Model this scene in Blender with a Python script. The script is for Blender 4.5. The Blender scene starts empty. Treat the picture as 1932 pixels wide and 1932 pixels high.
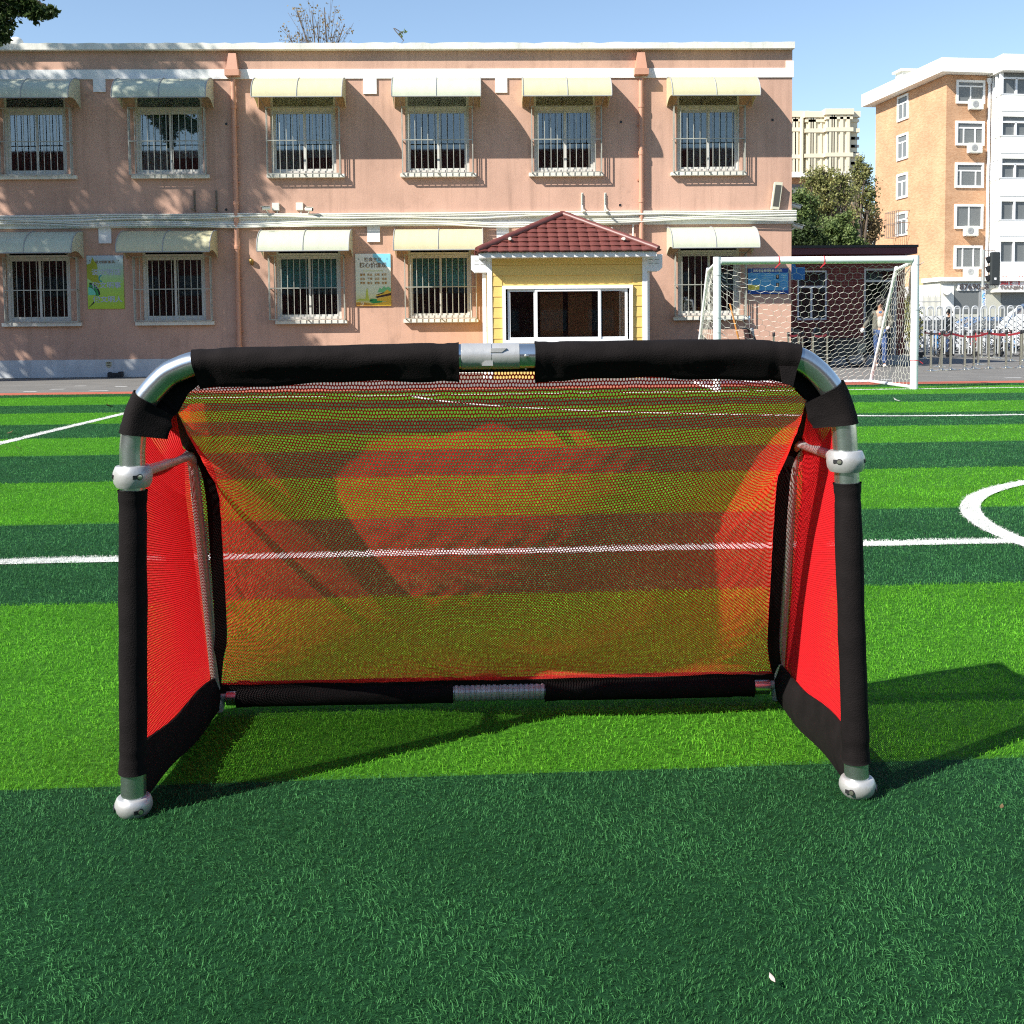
import bpy, math, random
import numpy as np
from mathutils import Vector, Matrix
random.seed(7); RNG = np.random.default_rng(11)
R = math.radians
sc = bpy.context.scene
COL = sc.collection
# ---------------------------------------------------------------- camera
F = 2080.0; PX = 966.0; PY = 752.0; HC = 0.95
YAW = R(1.73); PITCH = math.atan((PY-630.5)/F); ROLL = 0.0098
fwd = Vector((math.sin(YAW)*math.cos(PITCH), math.cos(YAW)*math.cos(PITCH), -math.sin(PITCH)))
r0 = Vector((math.cos(YAW), -math.sin(YAW), 0)); u0 = r0.cross(fwd)
right = r0*math.cos(ROLL) - u0*math.sin(ROLL)
up = u0*math.cos(ROLL) + r0*math.sin(ROLL)
CP = Vector((0, 0, HC))
cam = bpy.data.cameras.new('camera'); camo = bpy.data.objects.new('camera', cam); COL.objects.link(camo)
m3 = Matrix((right, up, -fwd)).transposed()
camo.matrix_world = Matrix.Translation(CP) @ m3.to_4x4()
cam.sensor_fit = 'HORIZONTAL'; cam.sensor_width = 36; cam.lens = F/1932*36
cam.shift_y = -(966-PY)/1932; cam.clip_start = 0.05; cam.clip_end = 3000
sc.camera = camo
def ray(px, py): return fwd + right*((px-PX)/F) - up*((py-PY)/F)
def G(px, py, z=0.0):
    d = ray(px, py); return CP + d*((z-HC)/d.z)
def W(px, py, Y):
    d = ray(px, py); return CP + d*(Y/d.y)
def HV(px, py, P0, n):
    d = ray(px, py); return CP + d*((Vector(P0)-CP).dot(n)/d.dot(n))
def proj(p):
    v = Vector(p)-CP; d = v.dot(fwd); return (PX+F*v.dot(right)/d, PY-F*v.dot(up)/d)
# ---------------------------------------------------------------- light
AZ = R(58); EL = R(39.5)
SUNV = Vector((-math.sin(AZ)*math.cos(EL), -math.cos(AZ)*math.cos(EL), math.sin(EL)))
w = bpy.data.worlds.new('World'); sc.world = w; w.use_nodes = True
nt = w.node_tree; bg = nt.nodes['Background']
sky = nt.nodes.new('ShaderNodeTexSky'); sky.sky_type = 'NISHITA'; sky.sun_disc = False
sky.sun_elevation = EL; sky.sun_rotation = AZ + math.pi
sky.altitude = 0; sky.air_density = 1.0; sky.dust_density = 0.1; sky.ozone_density = 1.3
nt.links.new(sky.outputs[0], bg.inputs[0]); bg.inputs[1].default_value = 0.106
sl = bpy.data.lights.new('sun', 'SUN'); sl.energy = 5.0; sl.angle = R(0.53); sl.color = (1, .95, .87)
so = bpy.data.objects.new('sun', sl); COL.objects.link(so)
so.rotation_euler = (-SUNV).to_track_quat('-Z', 'Y').to_euler(); so.location = (-10, -10, 30)
sc.view_settings.view_transform = 'Standard'; sc.view_settings.look = 'None'
sc.cycles.use_denoising = False; sc.cycles.pixel_filter_type = 'BLACKMAN_HARRIS'; sc.cycles.filter_width = 1.15
sc.cycles.max_bounces = 8; sc.cycles.transparent_max_bounces = 16; sc.cycles.sample_clamp_indirect = 4; sc.cycles.caustics_reflective = False; sc.cycles.caustics_refractive = False
sc.view_settings.exposure = 0.0; sc.view_settings.gamma = 1.0
# ---------------------------------------------------------------- materials
def srgb(r, g, b):
    f = lambda c: (c/255/12.92) if c/255 <= .04045 else ((c/255+.055)/1.055)**2.4
    return (f(r), f(g), f(b))
def mat(name, col, rough=.6, metal=0, spec=.5, var=.0, vscale=3, bump=0, bscale=60, trans=0, var2=None, stretch=None, coat=0, streak=0):
    m = bpy.data.materials.new(name); m.use_nodes = True; n = m.node_tree.nodes; l = m.node_tree.links
    b = n['Principled BSDF']; b.inputs['Base Color'].default_value = (*col, 1)
    b.inputs['Roughness'].default_value = rough; b.inputs['Metallic'].default_value = metal
    b.inputs['Specular IOR Level'].default_value = spec
    if coat: b.inputs['Coat Weight'].default_value = coat
    tc = n.new('ShaderNodeTexCoord')
    if var or var2:
        no = n.new('ShaderNodeTexNoise'); no.inputs['Scale'].default_value = vscale; no.inputs['Detail'].default_value = 6
        no.inputs['Roughness'].default_value = .62
        if stretch:
            mp = n.new('ShaderNodeMapping'); mp.inputs['Scale'].default_value = stretch
            l.new(tc.outputs['Object'], mp.inputs[0]); l.new(mp.outputs[0], no.inputs['Vector'])
        else: l.new(tc.outputs['Object'], no.inputs['Vector'])
        cr = n.new('ShaderNodeValToRGB'); cr.color_ramp.elements[0].position = .32; cr.color_ramp.elements[1].position = .68
        c0 = var2 if var2 else tuple(c*(1-var) for c in col); c1 = col if var2 else tuple(min(1, c*(1+var*.6)) for c in col)
        cr.color_ramp.elements[0].color = (*c0, 1); cr.color_ramp.elements[1].color = (*c1, 1)
        l.new(no.outputs[0], cr.inputs[0]); l.new(cr.outputs[0], b.inputs['Base Color'])
        if streak:   # rain streaks and patchy weathering of the paint
            outc = cr.outputs[0]
            for (sx_, sz_, dt, lo, hi, st) in ((5.5, .28, 5, .50, .72, streak), (.55, .5, 7, .45, .65, streak*.8), (1.6, 1.6, 9, .58, .70, streak*1.2)):
                mp2 = n.new('ShaderNodeMapping'); mp2.inputs['Scale'].default_value = (sx_, sx_, sz_); l.new(tc.outputs['Object'], mp2.inputs[0])
                n2 = n.new('ShaderNodeTexNoise'); n2.inputs['Scale'].default_value = 1; n2.inputs['Detail'].default_value = dt; n2.inputs['Roughness'].default_value = .7; l.new(mp2.outputs[0], n2.inputs['Vector'])
                mr2 = n.new('ShaderNodeMapRange'); mr2.inputs[1].default_value = lo; mr2.inputs[2].default_value = hi; mr2.inputs[3].default_value = 1; mr2.inputs[4].default_value = 1-st; l.new(n2.outputs[0], mr2.inputs[0])
                mm = n.new('ShaderNodeMixRGB'); mm.blend_type = 'MULTIPLY'; mm.inputs[0].default_value = 1; l.new(outc, mm.inputs[1]); l.new(mr2.outputs[0], mm.inputs[2]); outc = mm.outputs[0]
            l.new(outc, b.inputs['Base Color'])
    if bump:
        nb = n.new('ShaderNodeTexNoise'); nb.inputs['Scale'].default_value = bscale; nb.inputs['Detail'].default_value = 5
        l.new(tc.outputs['Object'], nb.inputs['Vector'])
        bp = n.new('ShaderNodeBump'); bp.inputs['Strength'].default_value = bump; bp.inputs['Distance'].default_value = .01
        l.new(nb.outputs[0], bp.inputs['Height']); l.new(bp.outputs[0], b.inputs['Normal'])
    if trans:
        t = n.new('ShaderNodeBsdfTranslucent'); t.inputs[0].default_value = (*col, 1)
        mx = n.new('ShaderNodeMixShader'); mx.inputs[0].default_value = trans
        l.new(b.outputs[0], mx.inputs[1]); l.new(t.outputs[0], mx.inputs[2]); l.new(mx.outputs[0], n['Material Output'].inputs[0])
    return m
def glass_mat(name, tint, refl=.25, rough=.02):
    m = bpy.data.materials.new(name); m.use_nodes = True; n = m.node_tree.nodes; l = m.node_tree.links
    n.remove(n['Principled BSDF'])
    t = n.new('ShaderNodeBsdfTransparent'); t.inputs[0].default_value = (*tint, 1)
    g = n.new('ShaderNodeBsdfGlossy'); g.inputs['Roughness'].default_value = rough; g.inputs[0].default_value = (.95, .97, 1, 1)
    fr = n.new('ShaderNodeFresnel'); fr.inputs[0].default_value = 1.5
    ad = n.new('ShaderNodeMath'); ad.operation = 'ADD'; ad.inputs[1].default_value = refl-.04; ad.use_clamp = True
    mx = n.new('ShaderNodeMixShader'); l.new(fr.outputs[0], ad.inputs[0]); l.new(ad.outputs[0], mx.inputs[0])
    l.new(t.outputs[0], mx.inputs[1]); l.new(g.outputs[0], mx.inputs[2]); l.new(mx.outputs[0], n['Material Output'].inputs[0])
    return m
def brick_mat(name, c1, c2, mortar, scale, bw=.5, rh=.25, msize=.02, axes='XZ', patch=None, rough=.9):
    m = bpy.data.materials.new(name); m.use_nodes = True; n = m.node_tree.nodes; l = m.node_tree.links
    b = n['Principled BSDF']; b.inputs['Roughness'].default_value = rough
    tc = n.new('ShaderNodeTexCoord'); sp = n.new('ShaderNodeSeparateXYZ'); cb = n.new('ShaderNodeCombineXYZ')
    l.new(tc.outputs['Object'], sp.inputs[0])
    ad = n.new('ShaderNodeMath'); ad.operation = 'ADD'; l.new(sp.outputs[0], ad.inputs[0]); l.new(sp.outputs[1], ad.inputs[1])
    l.new(ad.outputs[0] if axes == 'DZ' else sp.outputs[0], cb.inputs[0]); l.new(sp.outputs[2], cb.inputs[1])
    br = n.new('ShaderNodeTexBrick'); l.new(cb.outputs[0], br.inputs['Vector'])
    br.inputs['Color1'].default_value = (*c1, 1); br.inputs['Color2'].default_value = (*c2, 1); br.inputs['Mortar'].default_value = (*mortar, 1)
    br.inputs['Scale'].default_value = scale; br.inputs['Mortar Size'].default_value = msize
    br.inputs['Brick Width'].default_value = bw; br.inputs['Row Height'].default_value = rh
    out = br.outputs[0]
    no = n.new('ShaderNodeTexNoise'); no.inputs['Scale'].default_value = .6; no.inputs['Detail'].default_value = 6
    l.new(tc.outputs['Object'], no.inputs['Vector'])
    cr = n.new('ShaderNodeValToRGB'); cr.color_ramp.elements[0].position = .3; cr.color_ramp.elements[1].position = .7
    cr.color_ramp.elements[0].color = (.78, .78, .78, 1); cr.color_ramp.elements[1].color = (1.0, 1.0, 1.0, 1)
    l.new(no.outputs[0], cr.inputs[0])
    mx = n.new('ShaderNodeMixRGB'); mx.blend_type = 'MULTIPLY'; mx.inputs[0].default_value = 1
    l.new(out, mx.inputs[1]); l.new(cr.outputs[0], mx.inputs[2]); l.new(mx.outputs[0], b.inputs['Base Color'])
    bp = n.new('ShaderNodeBump'); bp.inputs['Strength'].default_value = .4; bp.inputs['Distance'].default_value = .01
    l.new(br.outputs['Fac'], bp.inputs['Height']); bp.invert = True; l.new(bp.outputs[0], b.inputs['Normal'])
    return m
def turf_mat(name, c0, c1, trans=.3, rough=.65, spec=.08, base=False):
    m = bpy.data.materials.new(name); m.use_nodes = True; n = m.node_tree.nodes; l = m.node_tree.links
    b = n['Principled BSDF']; b.inputs['Roughness'].default_value = rough; b.inputs['Specular IOR Level'].default_value = spec
    cr = n.new('ShaderNodeValToRGB'); cr.color_ramp.elements[0].color = (*c0, 1); cr.color_ramp.elements[1].color = (*c1, 1)
    if base:
        tc = n.new('ShaderNodeTexCoord'); no = n.new('ShaderNodeTexNoise'); no.inputs['Scale'].default_value = 45; no.inputs['Detail'].default_value = 8
        no.inputs['Roughness'].default_value = .8
        l.new(tc.outputs['Object'], no.inputs['Vector']); l.new(no.outputs[0], cr.inputs[0])
        cr.color_ramp.elements[0].position = .38; cr.color_ramp.elements[1].position = .62
        l.new(cr.outputs[0], b.inputs['Base Color'])
        bp = n.new('ShaderNodeBump'); bp.inputs['Strength'].default_value = 1; bp.inputs['Distance'].default_value = .02
        l.new(no.outputs[0], bp.inputs['Height']); l.new(bp.outputs[0], b.inputs['Normal'])
        return m
    at = n.new('ShaderNodeAttribute'); at.attribute_name = 'rnd'
    l.new(at.outputs['Fac'], cr.inputs[0])
    tc = n.new('ShaderNodeTexCoord'); no = n.new('ShaderNodeTexNoise'); no.inputs['Scale'].default_value = 2.2; no.inputs['Detail'].default_value = 4
    l.new(tc.outputs['Object'], no.inputs['Vector'])
    mr = n.new('ShaderNodeMapRange'); mr.inputs[1].default_value = .35; mr.inputs[2].default_value = .65; mr.inputs[3].default_value = .78; mr.inputs[4].default_value = 1.12
    l.new(no.outputs[0], mr.inputs[0])
    mx = n.new('ShaderNodeMixRGB'); mx.blend_type = 'MULTIPLY'; mx.inputs[0].default_value = 1
    l.new(cr.outputs[0], mx.inputs[1]); l.new(mr.outputs[0], mx.inputs[2])
    l.new(mx.outputs[0], b.inputs['Base Color'])
    t = n.new('ShaderNodeBsdfTranslucent'); l.new(mx.outputs[0], t.inputs[0])
    ms = n.new('ShaderNodeMixShader'); ms.inputs[0].default_value = trans
    l.new(b.outputs[0], ms.inputs[1]); l.new(t.outputs[0], ms.inputs[2]); l.new(ms.outputs[0], n['Material Output'].inputs[0])
    return m
M = {}
M['pink'] = mat('pink_render', srgb(200, 162, 142), .85, streak=.17, var=.09, vscale=.7, bump=.25, bscale=45, stretch=(1, 1, .45), spec=.2)
M['white'] = mat('white_paint', (.82, .82, .8), .7, streak=.08, var=.07, vscale=1.3, bump=.15, bscale=30, spec=.3)
M['cornice'] = mat('cornice_paint', (.76, .75, .68), .8, streak=.14, var=.12, vscale=2.5, bump=.3, bscale=20, spec=.2)
M['plinth'] = mat('plinth_paint', (.62, .64, .65), .8, streak=.2, var=.12, vscale=1.5, bump=.2, bscale=20)
M['pipe_pink'] = mat('pink_pipe', srgb(200, 148, 122), .5, var=.12, vscale=4, stretch=(1, 1, .3))
M['awning'] = mat('cream_polycarbonate', srgb(226, 220, 182), .32, var=.06, vscale=2, trans=.3, stretch=(3, 1, 1))
M['awning_blue'] = mat('pale_polycarbonate', srgb(222, 226, 204), .32, var=.06, vscale=2, trans=.3, stretch=(3, 1, 1))
M['alu'] = mat('window_aluminium', (.62, .61, .56), .45, var=.08, vscale=3)
M['grille'] = mat('grille_steel', (.42, .42, .36), .45, metal=.2, var=.25, vscale=5)
M['greymetal'] = mat('grey_metal', (.33, .34, .34), .5, var=.1)
M['glass'] = glass_mat('window_glass', (.82, .86, .85), .10)
M['glass2'] = glass_mat('booth_glass', (.8, .78, .74), .06)
M['room'] = mat('dark_room', (.16, .17, .16), .9, var=.3, vscale=1)
M['curtain'] = mat('grey_curtain', (.42, .44, .44), .9, var=.2, vscale=8, stretch=(3, 3, .1))
M['teal'] = mat('teal_blind', srgb(130, 222, 220), .7, var=.2, vscale=9, stretch=(.1, 1, 6))
M['conduit'] = mat('conduit_plastic', (.72, .72, .64), .5, var=.1, vscale=3)
M['black'] = mat('black_plastic', (.02, .02, .022), .45)
M['rust'] = mat('rusty_bracket', (.25, .2, .16), .8, var=.4, vscale=12)
M['siding'] = mat('yellow_siding', srgb(226, 190, 108), .6, var=.05, vscale=2, stretch=(.3, 1, 3))
M['pvc'] = mat('white_pvc', (.82, .83, .84), .35)
M['tile'] = mat('maroon_roof_tile', srgb(108, 60, 54), .45, var=.16, vscale=5, bump=.1, bscale=40)
M['wood'] = mat('brown_panel', srgb(196, 134, 88), .6, var=.25, vscale=4, stretch=(4, 1, .4))
M['brickred'] = brick_mat('red_brick', srgb(128, 62, 54), srgb(112, 52, 46), srgb(168, 130, 120), 4.0, .9, .3, .018)
M['fascia'] = mat('maroon_fascia', srgb(92, 40, 52), .5, var=.05)
M['apt'] = brick_mat('orange_brick', srgb(210, 164, 126), srgb(192, 142, 104), srgb(210, 174, 140), 4.0, .9, .26, .02, axes='DZ')
M['bay'] = mat('bay_paint', (.86, .85, .78), .7, var=.05, vscale=.6)
M['tower'] = mat('beige_stone', srgb(216, 206, 182), .9, var=.04, vscale=.2)
M['towerglass'] = mat('tower_window', (.16, .17, .17), .3)
M['asphalt'] = mat('asphalt', (.17, .165, .155), .9, var=.18, vscale=1.1, bump=.5, bscale=120, spec=.2)
M['track'] = mat('red_track', srgb(170, 88, 66), .9, var=.12, vscale=6, bump=.4, bscale=150)
M['linepaint'] = mat('white_line_paint', (.72, .72, .7), .8, var=.15, vscale=6)
M['soil'] = mat('far_ground', (.16, .15, .13), .95, var=.2, vscale=.05)
M['pad'] = mat('black_fabric', (.010, .008, .008), .85, var=.3, vscale=20, bump=.3, bscale=420, spec=.12)
M['chrome'] = mat('anodised_tube', (.62, .66, .66), .24, metal=.95, var=.06, vscale=10, bump=.04, bscale=30)
M['cast'] = mat('cast_metal_paint', (.50, .50, .49), .4, metal=.45, var=.08, vscale=20, bump=.08, bscale=60)
M['net'] = mat('red_mesh_fabric', (.82, .022, .03), .6, var=.0, trans=.34, spec=.3)
M['netback'] = mat('red_open_mesh', (.95, .07, .05), .5, trans=.5, spec=.3)
M['gpost'] = mat('white_goal_paint', (.8, .82, .84), .35, var=.05, vscale=3)
M['twine'] = mat('white_twine', (.72, .7, .62), .8)
M['redtie'] = mat('red_ribbon', (.65, .04, .05), .6)
M['steel'] = mat('polished_steel', (.6, .58, .5), .22, metal=.9)
M['bark'] = mat('bark', (.13, .1, .075), .95, var=.4, vscale=6, bump=.6, bscale=14)
def leafm(name, c0, c1):
    return turf_mat(name, c0, c1, trans=.35, rough=.55, spec=.3)
M['leafdark'] = leafm('dark_leaf', (.03, .055, .02), (.08, .12, .035))
M['leafyellow'] = leafm('olive_leaf', (.12, .15, .04), (.4, .38, .14))
M['leafgreen'] = leafm('fresh_leaf', (.06, .11, .03), (.22, .28, .09))
M['leafdry'] = leafm('dry_leaf', (.2, .14, .07), (.38, .3, .16))
M['deepgreen'] = turf_mat('deep_green_turf', (.016, .078, .020), (.10, .33, .105), trans=.3)
M['limegreen'] = turf_mat('lime_green_turf', (.055, .27, .008), (.25, .66, .05), trans=.4)
M['whiteturf'] = turf_mat('white_turf', (.6, .62, .56), (.85, .86, .82), trans=.3)
M['deepbase'] = turf_mat('deep_green_backing', (.008, .045, .014), (.022, .10, .036), base=True)
M['limebase'] = turf_mat('lime_green_backing', (.025, .11, .006), (.085, .29, .022), base=True)
M['skin'] = mat('skin', (.42, .23, .15), .5); M['hair'] = mat('black_hair', (.012, .01, .01), .5)
M['blazer'] = mat('grey_blazer', (.13, .125, .1), .85, var=.2, vscale=10); M['jeans'] = mat('blue_denim', (.035, .075, .2), .85, var=.3, vscale=9)
M['blueshirt'] = mat('blue_shirt', (.02, .12, .32), .8); M['paleshirt'] = mat('pale_jumper', (.5, .48, .42), .85, var=.2, vscale=20)
M['glove'] = mat('white_glove', (.75, .76, .8), .8); M['shoe'] = mat('white_shoe', (.7, .7, .7), .6); M['coat'] = mat('dark_coat', (.015, .02, .022), .85)
M['blue'] = mat('blue_sheet', srgb(38, 112, 176), .5); M['navy'] = mat('navy_print', srgb(16, 66, 142), .4)
M['lblue'] = mat('sky_print', srgb(96, 170, 205), .4, var2=srgb(60, 140, 190), vscale=3)
# ---------------------------------------------------------------- object helpers
def tag(o, label=None, cat=None, group=None, kind=None):
    if label: o['label'] = label
    if cat: o['category'] = cat
    if group: o['group'] = group
    if kind: o['kind'] = kind
    return o
def empty(name, loc, label, cat, group=None, rz=0):
    o = bpy.data.objects.new(name, None); COL.objects.link(o); o.location = loc; o.rotation_euler = (0, 0, rz)
    o.empty_display_size = .1
    return tag(o, label, cat, group)
def wmx(o):
    m = o.matrix_parent_inverse @ o.matrix_basis
    return wmx(o.parent) @ m if o.parent else o.matrix_basis.copy()
def attach(o, parent):
    if parent is not None:
        o.parent = parent; o.matrix_parent_inverse = wmx(parent).inverted()
    return o
class MB:
    """mesh builder in world coordinates (optionally through a local matrix)"""
    def __init__(s, mx=None): s.v = []; s.f = []; s.mx = mx
    def add(s, vs, fs):
        k = len(s.v)
        for p in vs:
            p = Vector(p); s.v.append(s.mx @ p if s.mx else p)
        s.f += [tuple(i+k for i in f) for f in fs]; return s
    def box(s, x0, x1, y0, y1, z0, z1):
        return s.add([(x0,y0,z0),(x1,y0,z0),(x1,y1,z0),(x0,y1,z0),(x0,y0,z1),(x1,y0,z1),(x1,y1,z1),(x0,y1,z1)],
            [(0,3,2,1),(4,5,6,7),(0,1,5,4),(1,2,6,5),(2,3,7,6),(3,0,4,7)])
    def poly(s, pts): return s.add(pts, [tuple(range(len(pts)))])
    def prism(s, pts, off):
        n = len(pts); off = Vector(off); P = [Vector(p) for p in pts]
        fs = [tuple(range(n)), tuple(range(2*n-1, n-1, -1))] + [(i, (i+1) % n + 0, (i+1) % n + n, i+n) for i in range(n)]
        return s.add(P+[p+off for p in P], fs)
    def tube(s, pts, r, seg=10, caps=True, closed=False):
        P = [Vector(p) for p in pts]; n = len(P); rr = r if isinstance(r, (list, tuple)) else [r]*n
        T = []
        for i in range(n):
            a = P[(i-1) % n] if (closed or i > 0) else P[i]; b = P[(i+1) % n] if (closed or i < n-1) else P[i]
            T.append((b-a).normalized())
        nrm = T[0].orthogonal().normalized(); vs = []
        for i in range(n):
            if i: 
                nrm = nrm - T[i]*nrm.dot(T[i])
                nrm = nrm.normalized() if nrm.length > 1e-6 else T[i].orthogonal().normalized()
            bn = T[i].cross(nrm)
            for k in range(seg):
                a = 2*math.pi*k/seg; vs.append(P[i] + (nrm*math.cos(a)+bn*math.sin(a))*rr[i])
        fs = []
        for i in range(n-1 + (1 if closed else 0)):
            j = (i+1) % n
            for k in range(seg): fs.append((i*seg+k, i*seg+(k+1) % seg, j*seg+(k+1) % seg, j*seg+k))
        if caps and not closed: fs += [tuple(range(seg-1, -1, -1)), tuple(range((n-1)*seg, n*seg))]
        return s.add(vs, fs)
    def lathe(s, prof, c, axis=(0,0,1), seg=20):
        ax = Vector(axis).normalized(); a = ax.orthogonal().normalized(); b = ax.cross(a); c = Vector(c); vs = []; n = len(prof)
        for r, h in prof:
            for k in range(seg):
                t = 2*math.pi*k/seg; vs.append(c + ax*h + (a*math.cos(t)+b*math.sin(t))*max(r, 1e-5))
        fs = [(i*seg+k, i*seg+(k+1) % seg, (i+1)*seg+(k+1) % seg, (i+1)*seg+k) for i in range(n-1) for k in range(seg)]
        fs += [tuple(range(seg-1, -1, -1)), tuple(range((n-1)*seg, n*seg))]
        return s.add(vs, fs)
    def build(s, name, m, parent=None, smooth=False, bevel=0):
        me = bpy.data.meshes.new(name); org = Vector((0,0,0))
        me.from_pydata([tuple(p) for p in s.v], [], s.f); me.validate(); me.update()
        mats = m if isinstance(m, (list, tuple)) else [m]
        for q in mats: me.materials.append(q)
        if smooth:
            me.polygons.foreach_set('use_smooth', [len(p.vertices) <= 4 for p in me.polygons])
            try: me.set_sharp_from_angle(angle=R(40))
            except Exception: pass
        o = bpy.data.objects.new(name, me); COL.objects.link(o)
        if bevel:
            b = o.modifiers.new('bevel', 'BEVEL'); b.width = bevel; b.segments = 2; b.limit_method = 'ANGLE'
        return attach(o, parent)
def npmesh(name, V, faces_flat, loop_tot, mats, parent=None, midx=None, rnd=None, smooth=False):
    me = bpy.data.meshes.new(name); nv = len(V); nl = len(faces_flat); nf = len(loop_tot)
    me.vertices.add(nv); me.vertices.foreach_set('co', np.ascontiguousarray(V, dtype=np.float32).ravel())
    me.loops.add(nl); me.loops.foreach_set('vertex_index', np.ascontiguousarray(faces_flat, dtype=np.int32))
    me.polygons.add(nf); st = np.zeros(nf, dtype=np.int32); st[1:] = np.cumsum(loop_tot)[:-1]
    me.polygons.foreach_set('loop_start', st)
    try: me.polygons.foreach_set('loop_total', np.ascontiguousarray(loop_tot, dtype=np.int32))
    except Exception: pass
    for q in mats: me.materials.append(q)
    if midx is not None: me.polygons.foreach_set('material_index', np.ascontiguousarray(midx, dtype=np.int32))
    me.polygons.foreach_set('use_smooth', np.full(nf, smooth))
    if rnd is not None:
        a = me.attributes.new('rnd', 'FLOAT', 'POINT'); a.data.foreach_set('value', np.ascontiguousarray(rnd, dtype=np.float32))
    me.update(calc_edges=True)
    o = bpy.data.objects.new(name, me); COL.objects.link(o)
    return attach(o, parent)
def smoothpath(pts, n=6):
    P = [Vector(p) for p in pts]; out = []
    for i in range(len(P)-1):
        a = P[max(i-1, 0)]; b = P[i]; c = P[i+1]; d = P[min(i+2, len(P)-1)]
        for k in range(n):
            t = k/n; out.append(.5*((2*b)+(c-a)*t+(2*a-5*b+4*c-d)*t*t+(3*b-a-3*c+d)*t**3))
    out.append(P[-1]); return out
def text(body, size, mx, m, parent, name='lettering', ext=.002, align='CENTER', sx=1.0, bold=0):
    cu = bpy.data.curves.new(name, 'FONT'); cu.body = body; cu.size = size; cu.align_x = align; cu.align_y = 'CENTER'
    cu.extrude = ext; cu.offset = bold; cu.resolution_u = 3
    tmp = bpy.data.objects.new('tmp', cu); COL.objects.link(tmp)
    me = bpy.data.meshes.new_from_object(tmp.evaluated_get(bpy.context.evaluated_depsgraph_get()))
    bpy.data.objects.remove(tmp); me.name = name; me.materials.clear(); me.materials.append(m)
    me.transform(mx @ Matrix.Diagonal((sx, 1, 1, 1)))
    o = bpy.data.objects.new(name, me); COL.objects.link(o); return attach(o, parent)
def facing(P, xd=(1,0,0)):   # text plane: x axis xd, y axis up, normal towards the viewer
    x = Vector(xd).normalized(); z = x.cross(Vector((0,0,1))); y = Vector((0,0,1))
    return Matrix.Translation(P) @ Matrix((x, y, z)).transposed().to_4x4()
def copytree(o, parent=None):
    c = o.copy(); COL.objects.link(c); c.parent = parent
    for ch in list(o.children): copytree(ch, c)
    return c
# ================================================================ field
FA = R(1.46); FX = Vector((math.cos(FA), math.sin(FA), 0)); FY = Vector((-math.sin(FA), math.cos(FA), 0))
def fy(p): return Vector(p).dot(FY)
def fx(p): return Vector(p).dot(FX)
def FP2(a, b, z=0): v = FX*a+FY*b; return Vector((v.x, v.y, z))
bnd = [fy(G(0, y)) for y in (1491, 1143.5, 992.2, 912.8, 861.9, 828.9, 802.7, 781.4, 766.5, 751.4)]
EDGE = fy(G(0, 746.1))
# beyond the field
g = MB(); S = 900
g.add([(-S, -S, -.012), (S, -S, -.012), (S, S, -.012), (-S, S, -.012)], [(0, 1, 2, 3)])
tag(g.build('ground', M['soil']), kind='structure')
TR0 = EDGE; TR1 = fy(G(0, 741.5))
def fsheet(name, a0, a1, b0, b1, z, m):
    g = MB(); g.poly([FP2(a0, b0, z), FP2(a1, b0, z), FP2(a1, b1, z), FP2(a0, b1, z)])
    return tag(g.build(name, m), kind='structure')
fsheet('road', -60, 90, TR0-.5, 62, -.008, M['asphalt'])
fsheet('track', -60, 60, TR0-.2, TR1, -.004, M['track'])
# white dashes on the road
pl = MB()
for (x0, x1, y) in ((44, 67, 738.7), (168, 201, 737.2), (217, 238, 729), (140, 160, 728), (95, 120, 734), (1560, 1583, 707.5), (1895, 1932, 712.6), (1662, 1684, 716)):
    a = G(x0, y); b = G(x1, y)
    pl.poly([(a.x, a.y-.06, -.004), (b.x, a.y-.06, -.004), (b.x, a.y+.06, -.004), (a.x, a.y+.06, -.004)])
tag(pl.build('road_marking', M['linepaint']), kind='structure')
# turf backing, one sheet per tone, stripes butted
db = MB(); lb = MB(); edges = [-6.0] + bnd + [EDGE]
for i in range(len(edges)-1):
    q = db if i % 2 == 0 else lb
    q.poly([FP2(-14, edges[i], 0), FP2(18, edges[i], 0), FP2(18, edges[i+1], 0), FP2(-14, edges[i+1], 0)])
tag(db.build('deep_green_field', M['deepbase']), kind='structure')
tag(lb.build('lime_green_field', M['limebase']), kind='structure')
# line layout (field coordinates)
lA = G(0, 1063); lB = G(1625, 1026.5); L1 = (fy(lA)+fy(lB))/2
def circ(p, q, r):
    ax, ay, bx, by, cx, cy = *p, *q, *r
    d = 2*(ax*(by-cy)+bx*(cy-ay)+cx*(ay-by))
    ux = ((ax*ax+ay*ay)*(by-cy)+(bx*bx+by*by)*(cy-ay)+(cx*cx+cy*cy)*(ay-by))/d
    uy = ((ax*ax+ay*ay)*(cx-bx)+(bx*bx+by*by)*(ax-cx)+(cx*cx+cy*cy)*(bx-ax))/d
    return ux, uy, math.hypot(ax-ux, ay-uy)
f2 = lambda x, y: (fx(G(x, y)), fy(G(x, y)))
c1 = circ(f2(1831, 955), f2(1932, 912), f2(1925, 1023))
c2 = circ(f2(797, 752), f2(1020, 771.5), f2(1617, 785.5))
SIDE = fx(G(117, 809)); GL = fy(G(1740, 734)); LWD = .045
print('circles', c1, c2, 'side', SIDE, 'GL', GL, 'L1', L1, 'EDGE', EDGE, 'bnd', [round(b, 2) for b in bnd])
lm = MB(); zl = .004
def lpoly(a0, a1, b0, b1): lm.poly([FP2(a0, b0, zl), FP2(a1, b0, zl), FP2(a1, b1, zl), FP2(a0, b1, zl)])
lpoly(SIDE+.05, 17.5, L1-.05, L1+.05); lpoly(SIDE-.05, SIDE+.05, -5, GL+.05); lpoly(SIDE+.05, 17.5, GL-.05, GL+.05)
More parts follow.
